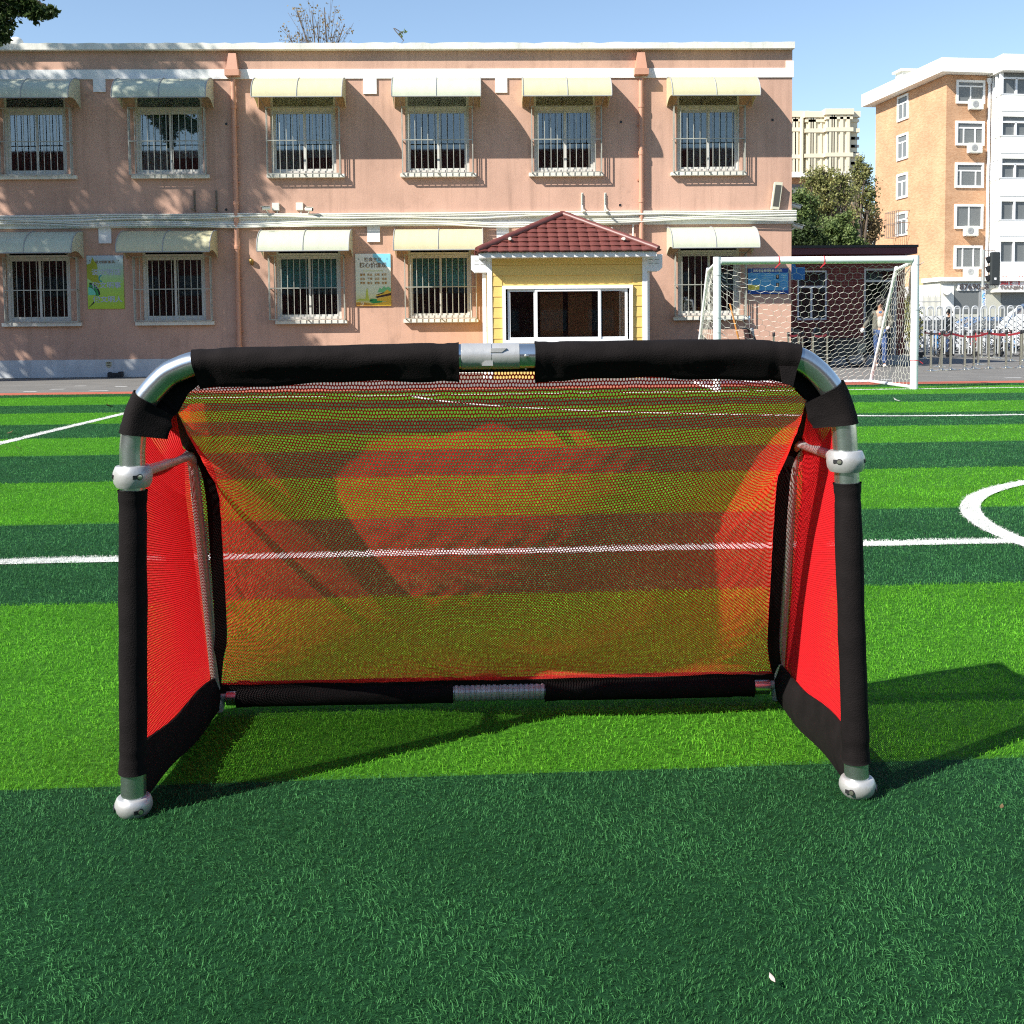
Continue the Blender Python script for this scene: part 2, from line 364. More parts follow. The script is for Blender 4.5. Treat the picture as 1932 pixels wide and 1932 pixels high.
for (cx, cy, r_), zc, full in ((c1, .006, True), (c2, .006, False)):
    n = 96
    for i in range(n):
        a0, a1 = 2*math.pi*i/n, 2*math.pi*(i+1)/n
        if not full and cy+r_*math.sin(a0) > GL-.06: continue
        q = [(cx+(r_+s)*math.cos(a), cy+(r_+s)*math.sin(a)) for s, a in ((-.05, a0), (.05, a0), (.05, a1), (-.05, a1))]
        lm.poly([FP2(x, y, zc) for x, y in q])
tag(lm.build('pitch_marking', M['linepaint']), kind='structure')
def is_line(X, Y):
    m = np.abs(Y-L1) < .052
    m |= (np.abs(X-SIDE-(Y*0)) < .05) & (Y < GL+.05)
    m |= (np.abs(Y-GL) < .05) & (X > SIDE)
    for (cx, cy, r) in (c1, c2):
        k = np.abs(np.hypot(X-cx, Y-cy)-r) < .05
        if (cx, cy, r) == c2: k &= (Y < GL)
        m |= k
    return m
def grass(name, label, which, mt, cat):
    """one mass of blades; which = 0 deep, 1 lime, 2 white"""
    V = []; Fc = []; LT = []; RN = []; 
    return None
# sample blade roots over the view wedge with margin
def roots():
    out = []
    zones = [(1.0, 1.6, 46000), (1.6, 2.4, 40000), (2.4, 3.4, 26000), (3.4, 4.8, 15500), (4.8, 6.5, 9000), (6.5, 9, 4700), (9, 12.5, 2900), (12.5, EDGE+.02, 1800)]
    for (a, b, dn) in zones:
        wa = .50*b+1.25; n = int((b-a)*2*wa*dn)
        X = RNG.uniform(-wa, wa, n); Y = RNG.uniform(a, b, n)
        X = X + math.tan(YAW)*Y
        out.append(np.stack([X, Y, np.full(n, (26000/dn)**.42)], 1))
    return np.concatenate(out)
P = roots()
# world -> field coordinates
XF = P[:, 0]*FX.x + P[:, 1]*FX.y; YF = P[:, 0]*FY.x + P[:, 1]*FY.y
P = P[YF < EDGE]; XF, YF = P[:, 0]*FX.x + P[:, 1]*FX.y, P[:, 0]*FY.x + P[:, 1]*FY.y
jit = RNG.normal(0, .006, len(P))+.006*np.sin(XF*5)+.004*np.sin(XF*13+1)
si = np.searchsorted(np.array(bnd), YF+jit); kind = (si % 2)
kind = np.where(is_line(XF+jit, YF+jit), 2, kind)
def blades(P, hs=1.0):
    n = len(P); s = P[:, 2]
    h = RNG.uniform(.007, .014, n)*hs*np.minimum(s, 1.35); wd = RNG.uniform(.0008, .0013, n)*s
    th = RNG.uniform(0, 2*np.pi, n); d = np.stack([np.cos(th), np.sin(th)], 1); pr = np.stack([-d[:, 1], d[:, 0]], 1)
    # clumpy lean field
    lx = np.sin(P[:, 0]*9+np.sin(P[:, 1]*7)*2)*.32+np.sin(P[:, 0]*31+np.sin(P[:, 1]*23)*3)*.3; ly = np.cos(P[:, 1]*8+np.sin(P[:, 0]*6)*2)*.32+np.cos(P[:, 1]*27+np.sin(P[:, 0]*29)*3)*.3
    d = d + np.stack([lx, ly], 1)
    l1 = RNG.uniform(.1, .8, n); l2 = l1+RNG.uniform(.2, .9, n); z0 = np.zeros(n)
    tw = RNG.uniform(-.8, .8, n); pr2 = pr*np.cos(tw)[:, None]+np.stack([np.cos(th), np.sin(th)], 1)*np.sin(tw)[:, None]
    b = P[:, :2]; V = np.empty((n, 5, 3), np.float32)
    V[:, 0, :2] = b-pr*wd[:, None]*.5; V[:, 1, :2] = b+pr*wd[:, None]*.5; V[:, 0, 2] = V[:, 1, 2] = .001
    m = b+d*(h*l1*.6)[:, None]; mz = h*(.66-.18*l1)
    V[:, 2, :2] = m+pr2*wd[:, None]*.5; V[:, 3, :2] = m-pr2*wd[:, None]*.5; V[:, 2, 2] = mz; V[:, 3, 2] = mz+wd*.4
    V[:, 4, :2] = b+d*(h*l2*.75)[:, None]; V[:, 4, 2] = h*RNG.uniform(.7, 1.05, n)*np.clip(1.2-l2*.45, .3, 1)
    k = np.arange(n)[:, None]*5
    fc = (k+np.array([[0, 1, 2, 3, 3, 2, 4]])).ravel(); lt = np.tile([4, 3], n)
    return V.reshape(-1, 3), fc, lt, np.repeat(np.where(RNG.uniform(0, 1, n) < .25, RNG.uniform(.7, 1, n), RNG.uniform(0, .6, n)), 5)
for kd, nm, lab, mt in ((0, 'deep_green_turf', 'dark green stripes of artificial grass blades', 'deepgreen'), (1, 'lime_green_turf', 'bright lime green stripes of artificial grass blades', 'limegreen'),
        (2, 'white_turf_line', 'white artificial grass lines and arcs of the pitch', 'whiteturf')):
    Q = P[kind == kd]
    if kd == 2:
        Q = np.concatenate([Q, Q+np.array([.004, .003, 0])*RNG.normal(0, 1, (len(Q), 1)), Q+np.array([-.003, .004, 0])*RNG.normal(0, 1, (len(Q), 1))])
    V, fc, lt, rn = blades(Q, 1.15 if kd == 2 else 1.0)
    tag(npmesh(nm, V, fc, lt, [M[mt]], rnd=rn), lab, 'artificial grass', kind='stuff')
print('blades', len(P))
# small debris
def debris(name, px, py, s, m, label, cat):
    c = G(px, py, .018); b = MB(); a = random.uniform(0, 6); u = Vector((math.cos(a), math.sin(a), .25))*s; v = Vector((-math.sin(a), math.cos(a), .15))*s*.55
    pts = [c-u, c-u*.4+v, c+u*.4+v*.9, c+u+Vector((0, 0, s*.4)), c+u*.4-v, c-u*.3-v*.8]
    b.prism(pts, (0, 0, s*.12)); return tag(b.build(name, m), label, cat)
debris('petal', 1457, 1846, .007, mat('pale_petal', (.7, .55, .5), .7), 'tiny pale pink petal lying in the dark foreground turf', 'petal')
debris('fallen_leaf', 1890, 1522, .006, M['leafdry'], 'small cream leaf on the dark turf right of the front goal', 'leaf')
debris('fallen_leaf', 207, 766, .05, M['leafdry'], 'curled tan leaf on a far dark stripe behind the left post', 'leaf')
debris('fallen_leaf', 19, 816, .03, M['leafdry'], 'small brown leaf at the far left beside the white touchline', 'leaf')
debris('fallen_leaf', 36, 846, .03, M['leafyellow'], 'small green leaf just below the white touchline at far left', 'leaf')
debris('paper_scrap', 1692, 1210/1.6025, .05, M['whiteturf'], 'white scrap on the dark stripe in front of the large goal', 'scrap')
# ================================================================ small folding goal
bl = G(250.5, 1536); br_ = G(1618, 1502); PN = Vector((-(br_-bl).y, (br_-bl).x, 0)).normalized(); UX = (br_-bl).normalized()
P0 = bl + PN*.004
def FPt(x, y): return HV(x, y, P0, PN)
root = empty('folding_goal', (bl+br_)/2, 'small folding goal with black padded frame and red mesh net', 'goal')
RT = .0245
pathpx = [(252.5, 1503), (252, 1478), (251.5, 1400), (251, 1200), (250.5, 950), (250, 880), (250.3, 840), (258, 788), (276, 751), (312, 711), (340, 695.5), (368, 686), (400, 683), (470, 681), (561, 679), (700, 675.5), (866, 672.5), (939, 672), (1009, 671.5), (1123, 670), (1250, 668), (1373, 667), (1450, 668.5), (1503, 676), (1537, 697), (1567, 731), (1586, 773), (1592, 808), (1595, 850), (1598, 910), (1606, 1170), (1614, 1400), (1615.5, 1440), (1617, 1468)]
path = [FPt(*p) for p in pathpx]
t = MB(); sp_ = smoothpath(path, 5); t.tube(sp_, RT, 24); frame = t.build('frame_tube', M['chrome'], root, smooth=True)
def seg_of(pmin, pmax):     # sub path between two pixel points (by nearest)
    a = min(range(len(sp_)), key=lambda i: (sp_[i]-FPt(*pmin)).length); b = min(range(len(sp_)), key=lambda i: (sp_[i]-FPt(*pmax)).length)
    return sp_[min(a, b):max(a, b)+1]
def resample(pts, d=.006):
    P = [Vector(p) for p in pts]; out = [P[0]]; 
    for a, b in zip(P, P[1:]):
        n = max(1, int((b-a).length/d)); out += [a+(b-a)*(k/n) for k in range(1, n+1)]
    return out
def wrinkle(i, ph): return .00025*math.sin(i*.37+ph)+.0003*math.sin(i*.13+ph*2)+random.uniform(-.00015, .00015)
def sleeve(pts, name, drop=0.0, seg=28, ph=0, rad=.0272, dirv=None, exp=None):
    """fabric sleeve round a tube, pinched below into a hanging stitched flap; drop may be a function of 0..1"""
    pts = resample(pts); n = len(pts); b = MB(); vs = []; dv = Vector(dirv).normalized() if dirv else Vector((0, 0, -1))
    for i, p in enumerate(pts):
        T = (pts[min(i+1, n-1)]-pts[max(i-1, 0)]).normalized(); d = (dv-T*dv.dot(T)).normalized(); s = T.cross(d)
        dr = drop(i/(n-1)) if callable(drop) else drop
        r = rad+wrinkle(i, ph)+(.0012 if i in (0, n-1) else 0) - (.0012 if 3 < i < 7 or n-8 < i < n-4 else 0)
        for k in range(seg):
            a = 2*math.pi*k/seg; cx = math.cos(a); sy = math.sin(a); ex = 0
            if cx > 0 and dr: ex = dr*cx**4; sy *= (1-.55*cx**3)
            vs.append(p+d*(cx*r+ex)+s*(sy*(r+.0006*math.sin(i*.21+k))))
    fs = [(i*seg+k, i*seg+(k+1) % seg, (i+1)*seg+(k+1) % seg, (i+1)*seg+k) for i in range(n-1) for k in range(seg)]
    b.add(vs, fs); return b.build(name, M['pad'], root, smooth=True)
sleeve(seg_of((251.5, 1462), (250.5, 932)), 'post_sleeve', ph=1, drop=.004, dirv=PN)
sleeve(seg_of((1598, 909), (1615, 1436)), 'post_sleeve', ph=2, drop=.004, dirv=PN)
wv = lambda ph, amp: (lambda t: .021+amp*.6*math.sin(t*7+ph)+.0012*math.sin(t*23+ph*3))
sleeve(seg_of((368, 686), (868, 672.5)), 'crossbar_sleeve', drop=wv(.5, .005), ph=3)
sleeve(seg_of((1010, 671.5), (1500, 675)), 'crossbar_sleeve', drop=wv(2.2, .006), ph=4, rad=.0284)
sleeve(seg_of((277, 752), (250.8, 822)), 'corner_sleeve', drop=lambda t: .046-.02*abs(t-.4), ph=5, dirv=UX*.8-Vector((0, 0, .6)))
sleeve(seg_of((1566, 729), (1592, 800)), 'corner_sleeve', drop=lambda t: .042-.02*abs(t-.5), ph=6, dirv=-UX*.8-Vector((0, 0, .6)), rad=.0285)
# flap hanging at the right end of the crossbar sleeve
b = MB(); a0 = FPt(1465, 690); a1 = FPt(1499, 690); a2 = FPt(1490, 727); a3 = FPt(1470, 722)
b.prism([p-PN*.024 for p in (a0, a1, a2, a3)], PN*.004); b.build('sleeve_flap', M['pad'], root)
# crossbar hinge
c0 = FPt(870, 672.5); c1_ = FPt(1008, 671.5); hx = (c1_-c0).normalized()
h = MB(); L = (c1_-c0).length; h.lathe([(.0246, 0), (.0258, .001), (.0258, L*.41), (.0252, L*.412)], c0, hx, 28); h.build('hinge', M['cast'], root, smooth=True)
h = MB(); h.lathe([(.0252, L*.42), (.0258, L*.422), (.0258, L*.79), (.0248, L*.795)], c0, hx, 28)
fr_ = -PN; upv = Vector((0, 0, 1))
h.prism([c0+hx*(L*.33)+fr_*.0262-upv*.009, c0+hx*(L*.43)+fr_*.0262-upv*.009, c0+hx*(L*.43)+fr_*.0262-upv*.018, c0+hx*(L*.28)+fr_*.0262-upv*.018], PN*.01)
h.prism([c0+hx*(L*.40)+fr_*.0258+upv*.016, c0+hx*(L*.62)+fr_*.0258+upv*.016, c0+hx*(L*.55)+fr_*.0262+upv*.008, c0+hx*(L*.40)+fr_*.0262+upv*.008], PN*.01)
h.build('hinge', M['cast'], root, smooth=True)
rv = MB(); rc = c0+hx*(L*.885)+fr_*.0245; rv.lathe([(.0042, -.002), (.0042, .0022), (.0022, .0034)], rc, fr_, 14); rv.lathe([(.003, -.002), (.003, .002)], c0+hx*(L*.885)-upv*.0248, -upv, 10); rv.build('rivet', M['steel'], root, smooth=True)
# clamps
def clamp(px, py, zbot=None, name='clamp', sgn=1):
    c = FPt(px, py)
    if zbot is None: prof = [(.0255, -.0225), (.031, -.0225), (.036, -.014), (.0378, -.002), (.037, .008), (.0325, .0185), (.0315, .0195), (.0255, .0195)]
    else:
        prof = [(.003, -.0262), (.012, -.0250), (.021, -.0212), (.029, -.0145), (.0345, -.006), (.0368, .002), (.0362, .010), (.0330, .0175), (.0305, .0200), (.029, .0205), (.0252, .0205)]
    b = MB(); b.lathe(prof, c, (0, 0, 1), 36); o = b.build(name, M['cast'], root, smooth=True)
    zz = 0.0
    k = MB()   # slot groove with bolt on the inner front side, split line on the outer side
    dirn = (fr_*.80+UX*sgn*.6).normalized(); q = c+dirn*.0372+upv*zz; sd = upv.cross(dirn)
    k.lathe([(.0062, -.004), (.0062, .0006)], q, dirn, 16); 
    k.prism([q-sd*.013-upv*.0038+dirn*.0002, q-upv*.0038+dirn*.0002, q+upv*.0038+dirn*.0002, q-sd*.013+upv*.0038+dirn*.0002], -dirn*.006)
    k.build('bolt_slot', M['black'], o, smooth=False)
    k = MB(); k.lathe([(.0044, -.002), (.0044, .0014), (.003, .0016)], q+dirn*.0004, dirn, 12); k.build('bolt', M['steel'], o, smooth=True)
    k = MB(); d2 = (fr_*.35-UX*sgn*.94).normalized(); q = c+d2*.0365+upv*zz; s2 = upv.cross(d2)
    k.prism([q-s2*.010-upv*.004, q+s2*.010-upv*.004, q+s2*.012+upv*.004, q-s2*.012+upv*.004], d2*.0019); k.build('slot', M['black'], o)
    return c
cl = clamp(250.5, 897); cr_ = clamp(1595.5, 868, sgn=-1)
fl = clamp(252.5, 1520.5, .026, 'foot', 1); frr = clamp(1617.5, 1484, .026, 'foot', -1)
for (f_, s) in ((fl, 1), (frr, -1)):
    pass
# collars under the clamps
RL = G(411, 1346); RR = G(1468, 1324); RL.z = RR.z = .042
ZA = cl.z; upr = []
for (c, r_, px_top, s) in ((cl, RL, (376, 872), 1), (cr_, RR, (1503, 858), -1)):
    base = Vector((c.x, c.y, 0)); back = Vector((r_.x, r_.y, 0))-base
    cor = base+back*.70+Vector((0, 0, c.z-.002)); foot = Vector((r_.x, r_.y, .03))
    pts = [c+back.normalized()*.035, cor-back.normalized()*.055, cor-back.normalized()*.018+Vector((0, 0, -.004)), cor+Vector((0, 0, -.022))+back*.02, cor+Vector((0, 0, -.06))+back*.04, foot+Vector((0, 0, .02))]
    b = MB(); b.tube(smoothpath(pts, 5), .0125, 14); b.build('side_arm', M['cast'], root, smooth=True)
    b = MB(); b.tube([c+back.normalized()*.03, c+back.normalized()*.075], .0155, 16); b.build('arm_socket', M['cast'], root, smooth=True)
    b = MB(); b.lathe([(.004, -.03), (.014, -.026), (.019, -.01), (.018, .012), (.013, .02)], Vector((r_.x, r_.y, .032)), (0, 0, 1), 18)
    b.tube([Vector((r_.x, r_.y, .045)), Vector((r_.x, r_.y, .045))+UX*s*.05], .0155, 14); b.build('rear_foot', M['cast'], root, smooth=True)
    upr.append((c, cor, foot, back))
# rear base bar: two sleeved halves and the ribbed connector
ba = RL+UX*.045; bb = RR-UX*.045; dd = (bb-ba).normalized(); LL = (bb-ba).length
b = MB(); b.tube([ba-dd*.02, bb+dd*.02], .0215, 18); b.build('base_bar', M['chrome'], root, smooth=True)
cm0 = HV(856, 1312, ba, PN); cm1 = HV(1027, 1310, ba, PN); s0 = (cm0-ba).dot(dd); s1 = (cm1-ba).dot(dd)
b = MB(); prof = []; n = 17
for i in range(n*6+1):
    u = i/(n*6); ph = (i % 6)/6; rr = .0238-(.0022 if ph in (0, 1/6) else 0)
    if abs(u-.5) < .008: rr = .0205
    prof.append((rr, s0+(s1-s0)*u))
b.lathe(prof, ba, dd, 24); b.build('ribbed_connector', M['cast'], root, smooth=False)
def bsleeve(a, c, ph):
    n = 60; pts = [ba+dd*(a+(c-a)*i/n) for i in range(n+1)]; return sleeve(pts, 'base_bar_sleeve', drop=.012, ph=ph, rad=.0262, dirv=upv+PN*.15)
bsleeve(.005, s0-.001, 7); bsleeve(s1+.001, LL-.02, 8)
# ---- net surface
def hexgrid(S_, T_, p, r):
    rows = int(T_/(p*.866)); cols = int(S_/p)
    J, I = np.meshgrid(np.arange(rows), np.arange(cols), indexing='ij')
    cx = ((I+.5+.5*(J % 2))*p).ravel(); cy = ((J+.5)*p*.866).ravel()
    ang = np.arange(6)*np.pi/3+np.pi/6
    o = np.stack([np.cos(ang), np.sin(ang)], 1)
    out = np.stack([cx, cy], 1)[:, None, :]+o[None]*p/math.sqrt(3)
    inn = np.stack([cx, cy], 1)[:, None, :]+o[None]*r
    return out, inn
def hexnet(name, fn, S_, T_, p, r, thick, m, parent, back=True):
    out, inn = hexgrid(S_, T_, p, r); n = len(out)
    c = np.concatenate([out, inn], 1).reshape(-1, 2); c[:, 0] = np.clip(c[:, 0]/S_, 0, 1); c[:, 1] = np.clip(c[:, 1]/T_, 0, 1)
    A, N = fn(c[:, 0], c[:, 1])
    bulge = np.tile(np.array([0]*6+[1]*6), n)[:, None]
    Fv = (A+N*thick*.5).reshape(n, 12, 3); Bv = (A-N*thick*.5).reshape(n, 12, 3)
    V = np.concatenate([Fv, Bv], 1).reshape(-1, 3); k = np.arange(n)[:, None]
    q = []
    for i in range(6):
        j = (i+1) % 6
        q.append([i, j, 6+j, 6+i]); q.append([6+i, 6+j, 18+j, 18+i])
        if back: q.append([12+j, 12+i, 18+i, 18+j])
    q = np.array(q).ravel()
    fc = (k*24+q[None]).ravel(); lt = np.full(len(fc)//4, 4)
    return npmesh(name, V, fc, lt, [m], parent)
def poly_interp(pts, t):
    P = np.array([[*p] for p in pts]); seg = np.linalg.norm(np.diff(P, axis=0), axis=1); cum = np.concatenate([[0], np.cumsum(seg)])/seg.sum()
    return np.stack([np.interp(t, cum, P[:, i]) for i in range(3)], -1)
Lc, Lcor, Lft, Lback = upr[0]; Rc, Rcor, Rft, Rback = upr[1]
off = PN*.016
topline = [FPt(327, 776)+off*1.5, FPt(345, 746)+off*1.2, FPt(372, 724)+off, FPt(470, 712)+off, FPt(560, 707)+off, FPt(700, 705)+off, FPt(860, 700)+off, FPt(1010, 699)+off, FPt(1200, 696)+off, FPt(1400, 702)+off, FPt(1490, 722)+off, FPt(1512, 735)+off, FPt(1530, 753)+off*1.5]
# bottom line follows the rear base bar
def rb(px): p = HV(px, 1300, RL-PN*.012, PN); p.z = .075; return p
botline = [rb(417), rb(600), rb(800), rb(940), rb(1100), rb(1300), rb(1457)]
lside = [topline[0], HV(352, 812, Lcor-Lback*.35, PN), HV(381, 853, Lcor-Lback*.04, PN), HV(402, 882, Lcor+Lback*.02, PN), HV(413, 934, Lcor+Lback*.06, PN), HV(418, 1000, Lcor+Lback*.1, PN), HV(428, 1190, Lft-Lback*.1, PN), HV(422, 1240, Lft-Lback*.06, PN), botline[0]]
rside = [topline[-1], HV(1508, 800, Rcor-Rback*.35, PN), HV(1489, 842, Rcor-Rback*.04, PN), HV(1470, 876, Rcor+Rback*.02, PN), HV(1463, 934, Rcor+Rback*.06, PN), HV(1459, 1000, Rcor+Rback*.1, PN), HV(1449, 1186, Rft-Rback*.1, PN), HV(1450.5, 1240, Rft-Rback*.06, PN), botline[-1]]
def netpos(u, w):
    T = poly_interp(topline, u); B = poly_interp(botline, u); C = T*(1-w[:, None])+B*w[:, None]
    L_ = poly_interp(lside, w)-(poly_interp(topline, np.zeros_like(w))*(1-w[:, None])+poly_interp(botline, np.zeros_like(w))*w[:, None])
    R_ = poly_interp(rside, w)-(poly_interp(topline, np.ones_like(w))*(1-w[:, None])+poly_interp(botline, np.ones_like(w))*w[:, None])
    fl_ = np.exp(-u/.16)*(1-u)**2; fr = np.exp(-(1-u)/.16)*u**2
    Q = C+L_*fl_[:, None]+R_*fr[:, None]
    sag = .20*np.sin(np.pi*w**.9)*np.sin(np.pi*u)**.5
    ripple = .004*np.sin(u*34+w*5)*np.exp(-((w-.04)/.06)**2)+.003*np.sin(u*26-w*9)*np.exp(-((w-.97)/.05)**2)
    pn = np.array(PN); Q = Q+pn[None]*(ripple)[:, None]; Q[:, 2] -= sag*.8
    X_ = u*1.34; Z_ = w*1.02
    Q[:, 2] += .0005*np.sin(X_*97+3*np.sin(Z_*41))+.0004*np.sin(X_*53-Z_*149+2*np.sin(X_*23)); Q[:, 0] += .0005*np.sin(Z_*103+3*np.sin(X_*37))+.0004*np.sin(Z_*61+X_*131+2*np.sin(Z_*29))
    Q = Q+pn[None]*(.0*X_)[:, None]
    return Q
def withn(f):
    def g_(u, w):
        e = 2e-3; A = f(u, w); du = f(np.clip(u+e, 0, 1), w)-f(np.clip(u-e, 0, 1), w); dw = f(u, np.clip(w+e, 0, 1))-f(u, np.clip(w-e, 0, 1))
        N = np.cross(du, dw); N /= np.linalg.norm(N, axis=1)[:, None]+1e-9
        return A, N
    return g_
hexnet('back_net', withn(netpos), 1.34, 1.02, .0066, .0025, .0004, M['netback'], root, back=True)
# side panels: front post -> outside of the rear tube -> wrapped behind it -> binding
def sidepos(c, cor, foot, s, edge, f0px, fmid):
    outw = -UX*s*.016; f0 = Vector((fl.x if s > 0 else frr.x, fl.y if s > 0 else frr.y, .09))
    c0 = [f0+PN*.02+outw*.4, c+PN*.02+outw*.4, FPt(*fmid)+PN*.02, edge[0]+Vector((0, 0, .012))]
    z_ = Vector((0, 0, 1))
    c1 = [foot+z_*.055+outw, cor-z_*.1+outw, cor-z_*.01+outw, cor+z_*.018+outw*.5]
    c2 = [foot+z_*.055+outw*.6+PN*.02, cor-z_*.1+outw*.6+PN*.022, cor-z_*.01+outw*.5+PN*.02, cor+z_*.018+PN*.015]
    c3 = [p+PN*.014-UX*s*.006 for p in reversed(edge[2:])]
    def f(u, w):
        A, B, C, D = (poly_interp(q, w) for q in (c0, c1, c2, c3)); u = u[:, None]
        k1, k2 = .84, .90
        Q = np.where(u < k1, A+(B-A)*(u/k1), np.where(u < k2, B+(C-B)*((u-k1)/(k2-k1)), C+(D-C)*((u-k2)/(1-k2))))
        pull = .014*np.sin(np.pi*np.clip(u/k1, 0, 1))*np.sin(np.pi*w[:, None])
        Q = Q+np.array(UX*s)[None]*pull; Q[:, 2:3] -= .035*np.sin(np.pi*np.clip(u/k1, 0, 1))*(w[:, None]**4)
        Q[:, 2] += .0015*np.sin(w*190+u[:, 0]*9)*0
        return Q
    return f
hexnet('side_net', withn(sidepos(Lc, Lcor, Lft, 1, lside, None, (262, 800))), .62, .80, .0068, .0027, .0013, M['net'], root)
hexnet('side_net', withn(sidepos(Rc, Rcor, Rft, -1, rside, None, (1586, 785))), .62, .80, .0068, .0027, .0013, M['net'], root)
# black bindings along the net edges
def ribbon(edge, offs, name):
    P = resample(edge, .012); b = MB(); n = len(P); vs = []
    for i, p in enumerate(P):
        o = offs(i/(n-1)); vs += [p-PN*.002, p+o-PN*.002, p+o+PN*.003, p+PN*.003]
    b.add(vs, [tuple(i*4+a if a < 4 else (i+1)*4+a-4 for a in q) for i in range(n-1) for q in ((0, 1, 5, 4), (1, 2, 6, 5), (2, 3, 7, 6), (3, 0, 4, 7))])
    return b.build(name, M['pad'], root)
ribbon(smoothpath(lside, 4), lambda t: -UX*(.034-.006*t+.01*math.exp(-(t/.08)**2))+Vector((0, 0, -.012*math.exp(-(t/.2)**2))), 'net_binding')
ribbon(smoothpath(rside, 4), lambda t: UX*(.036-.008*t+.01*math.exp(-(t/.08)**2))+Vector((0, 0, -.012*math.exp(-(t/.2)**2))), 'net_binding')
b = MB(); vs = []; n = 90
for i in range(n+1):
    t_ = i/n; p = Vector(poly_interp(topline, np.array([t_]))[0]); q = min(sp_, key=lambda s_: (s_-p).length)
    vs += [p-PN*.003+Vector((0, 0, -.003)), q+PN*.018, q+PN*.022, p+PN*.003]
b.add(vs, [tuple(i*4+a if a < 4 else (i+1)*4+a-4 for a in q) for i in range(n) for q in ((0, 1, 5, 4), (1, 2, 6, 5), (2, 3, 7, 6), (3, 0, 4, 7))]); b.build('net_binding', M['pad'], root)
b = MB(); P_ = [Vector(p) for p in botline]; P_[0] = P_[0]-UX*.03; P_[-1] = P_[-1]+UX*.03; b2 = []
for a, c in zip(P_, P_[1:]): b.prism([a+Vector((0, 0, .006)), c+Vector((0, 0, .006)), c+Vector((0, 0, -.034)), a+Vector((0, 0, -.034))], PN*.006)
b.build('net_binding', M['pad'], root)
for q in (((258, 772), (272, 745), (302, 718), (350, 742), (330, 780), (300, 806)), ((1597, 772), (1580, 740), (1545, 712), (1505, 735), (1527, 757), (1560, 800))):
    b = MB(); b.prism([FPt(*k)+PN*.022 for k in q], PN*.003); b.build('net_binding', M['pad'], root)
# ground side sleeves
for (f_, ft, s) in ((fl, Lft, 1), (frr, Rft, -1)):
    a = Vector((f_.x, f_.y, 0))+PN*.028; c = Vector((ft.x, ft.y, 0))+PN*.006; b = MB(); n = 14; vs = []
    for i in range(n+1):
        t_ = i/n; p = a+(c-a)*t_; zt = .115-.018*t_+.006*math.sin(t_*9+s); zb = .010+.005*math.sin(t_*7); bul = .016+.003*math.sin(t_*11+1)
        vs += [p+Vector((0, 0, zb))-UX*bul*.6, p+Vector((0, 0, (zt+zb)/2.4))-UX*bul, p+Vector((0, 0, zt))-UX*.003, p+Vector((0, 0, zt))+UX*.003, p+Vector((0, 0, (zt+zb)/2.4))+UX*bul, p+Vector((0, 0, zb))+UX*bul*.6]
    fs = [(i*6+k, i*6+(k+1) % 6, (i+1)*6+(k+1) % 6, (i+1)*6+k) for i in range(n) for k in range(6)]+[(5, 4, 3, 2, 1, 0), tuple(n*6+k for k in range(6))]
    b.add(vs, fs); b.build('side_base_sleeve', M['pad'], root, smooth=True)
# ================================================================ school building
DF = G(0, 713.6).y
print('DF', DF)
def F_(px, py, off=0.0): return W(px, py, DF-off)
def FX_(px, py=300, off=0.0): return F_(px, py, off).x
def FZ(py, px=966, off=0.0): return F_(px, py, off).z
XR = FX_(1493.5, 400); XL = FX_(0)-9; ZT = FZ(92, 900)
school = empty('school_building', (XR-8, DF, 0), 'long two storey pink school building with white bands and cream window awnings', 'building')
# windows: frame x0,x1 ; grille x0,x1 ; sill x0,x1 ; awning front l,r ; rib x list, wall left/right px
UP = [dict(f=(7, 125), g=(-7, 134), s=(-12, 141), a=(-51, 128), w=(-40, 144.7), blue=1, cur=0, n=11),
      dict(f=(254.5, 382.4), g=(240.3, 387.6), s=(245, 392.8), a=(209.8, 387.6), w=(222, 400), blue=1, cur=3, n=12),
      dict(f=(510.5, 633.7), g=(500.6, 642), s=(501.4, 648.7), a=(473.5, 644.8), w=(480, 651), blue=0, cur=3, n=11),
      dict(f=(765, 885), g=(756.7, 893.6), s=(754.6, 898), a=(738.6, 907), w=(738.6, 907), blue=1, cur=0, n=11),
      dict(f=(1007.5, 1123.7), g=(1001.5, 1137), s=(997.6, 1138.5), a=(987.3, 1154.7), w=(983.4, 1152), blue=0, cur=1, n=11),
      dict(f=(1277.7, 1395.9), g=(1270, 1408), s=(1266.6, 1408.9), a=(1269, 1435), w=(1255.8, 1424), blue=0, cur=2, n=11)]
LO = [dict(f=(11.6, 133), g=(5, 147), s=(0, 150), a=(-46, 134), w=(-34, 155), blue=1, cur=0, n=11),
      dict(f=(268.7, 387.6), g=(250, 399), s=(252.7, 401.8), a=(217.6, 395), w=(230, 407.5), blue=0, cur=0, n=12),
      dict(f=(520.8, 643.5), g=(505.3, 651), s=(517.7, 653.9), a=(483.8, 657.7), w=(490, 660), blue=1, cur=4, n=12),
      dict(f=(770, 890), g=(762, 900.6), s=(760.6, 902), a=(742, 911), w=(742, 911), blue=0, cur=4, n=12),
      dict(f=(1279.5, 1395.6), g=(1272.8, 1410), s=(1270.6, 1412), a=(1269, 1434), w=(1256.8, 1424), blue=1, cur=0, n=11)]
LO.insert(4, dict(f=(1012, 1128), g=(1006, 1140), s=(1003, 1142), a=(992, 1160), w=(988, 1158), blue=0, cur=0, n=11))
GP = .20; AP = .83
zU = dict(top=FZ(166), sash=FZ(201), bot=FZ(324.3), gt=FZ(200.8, off=GP), gb=FZ(325, off=GP), gm=FZ(263, off=GP), st=FZ(326, off=.12), sb=FZ(332.6, off=.12), at=FZ(150.2), ab=FZ(181.2, off=AP))
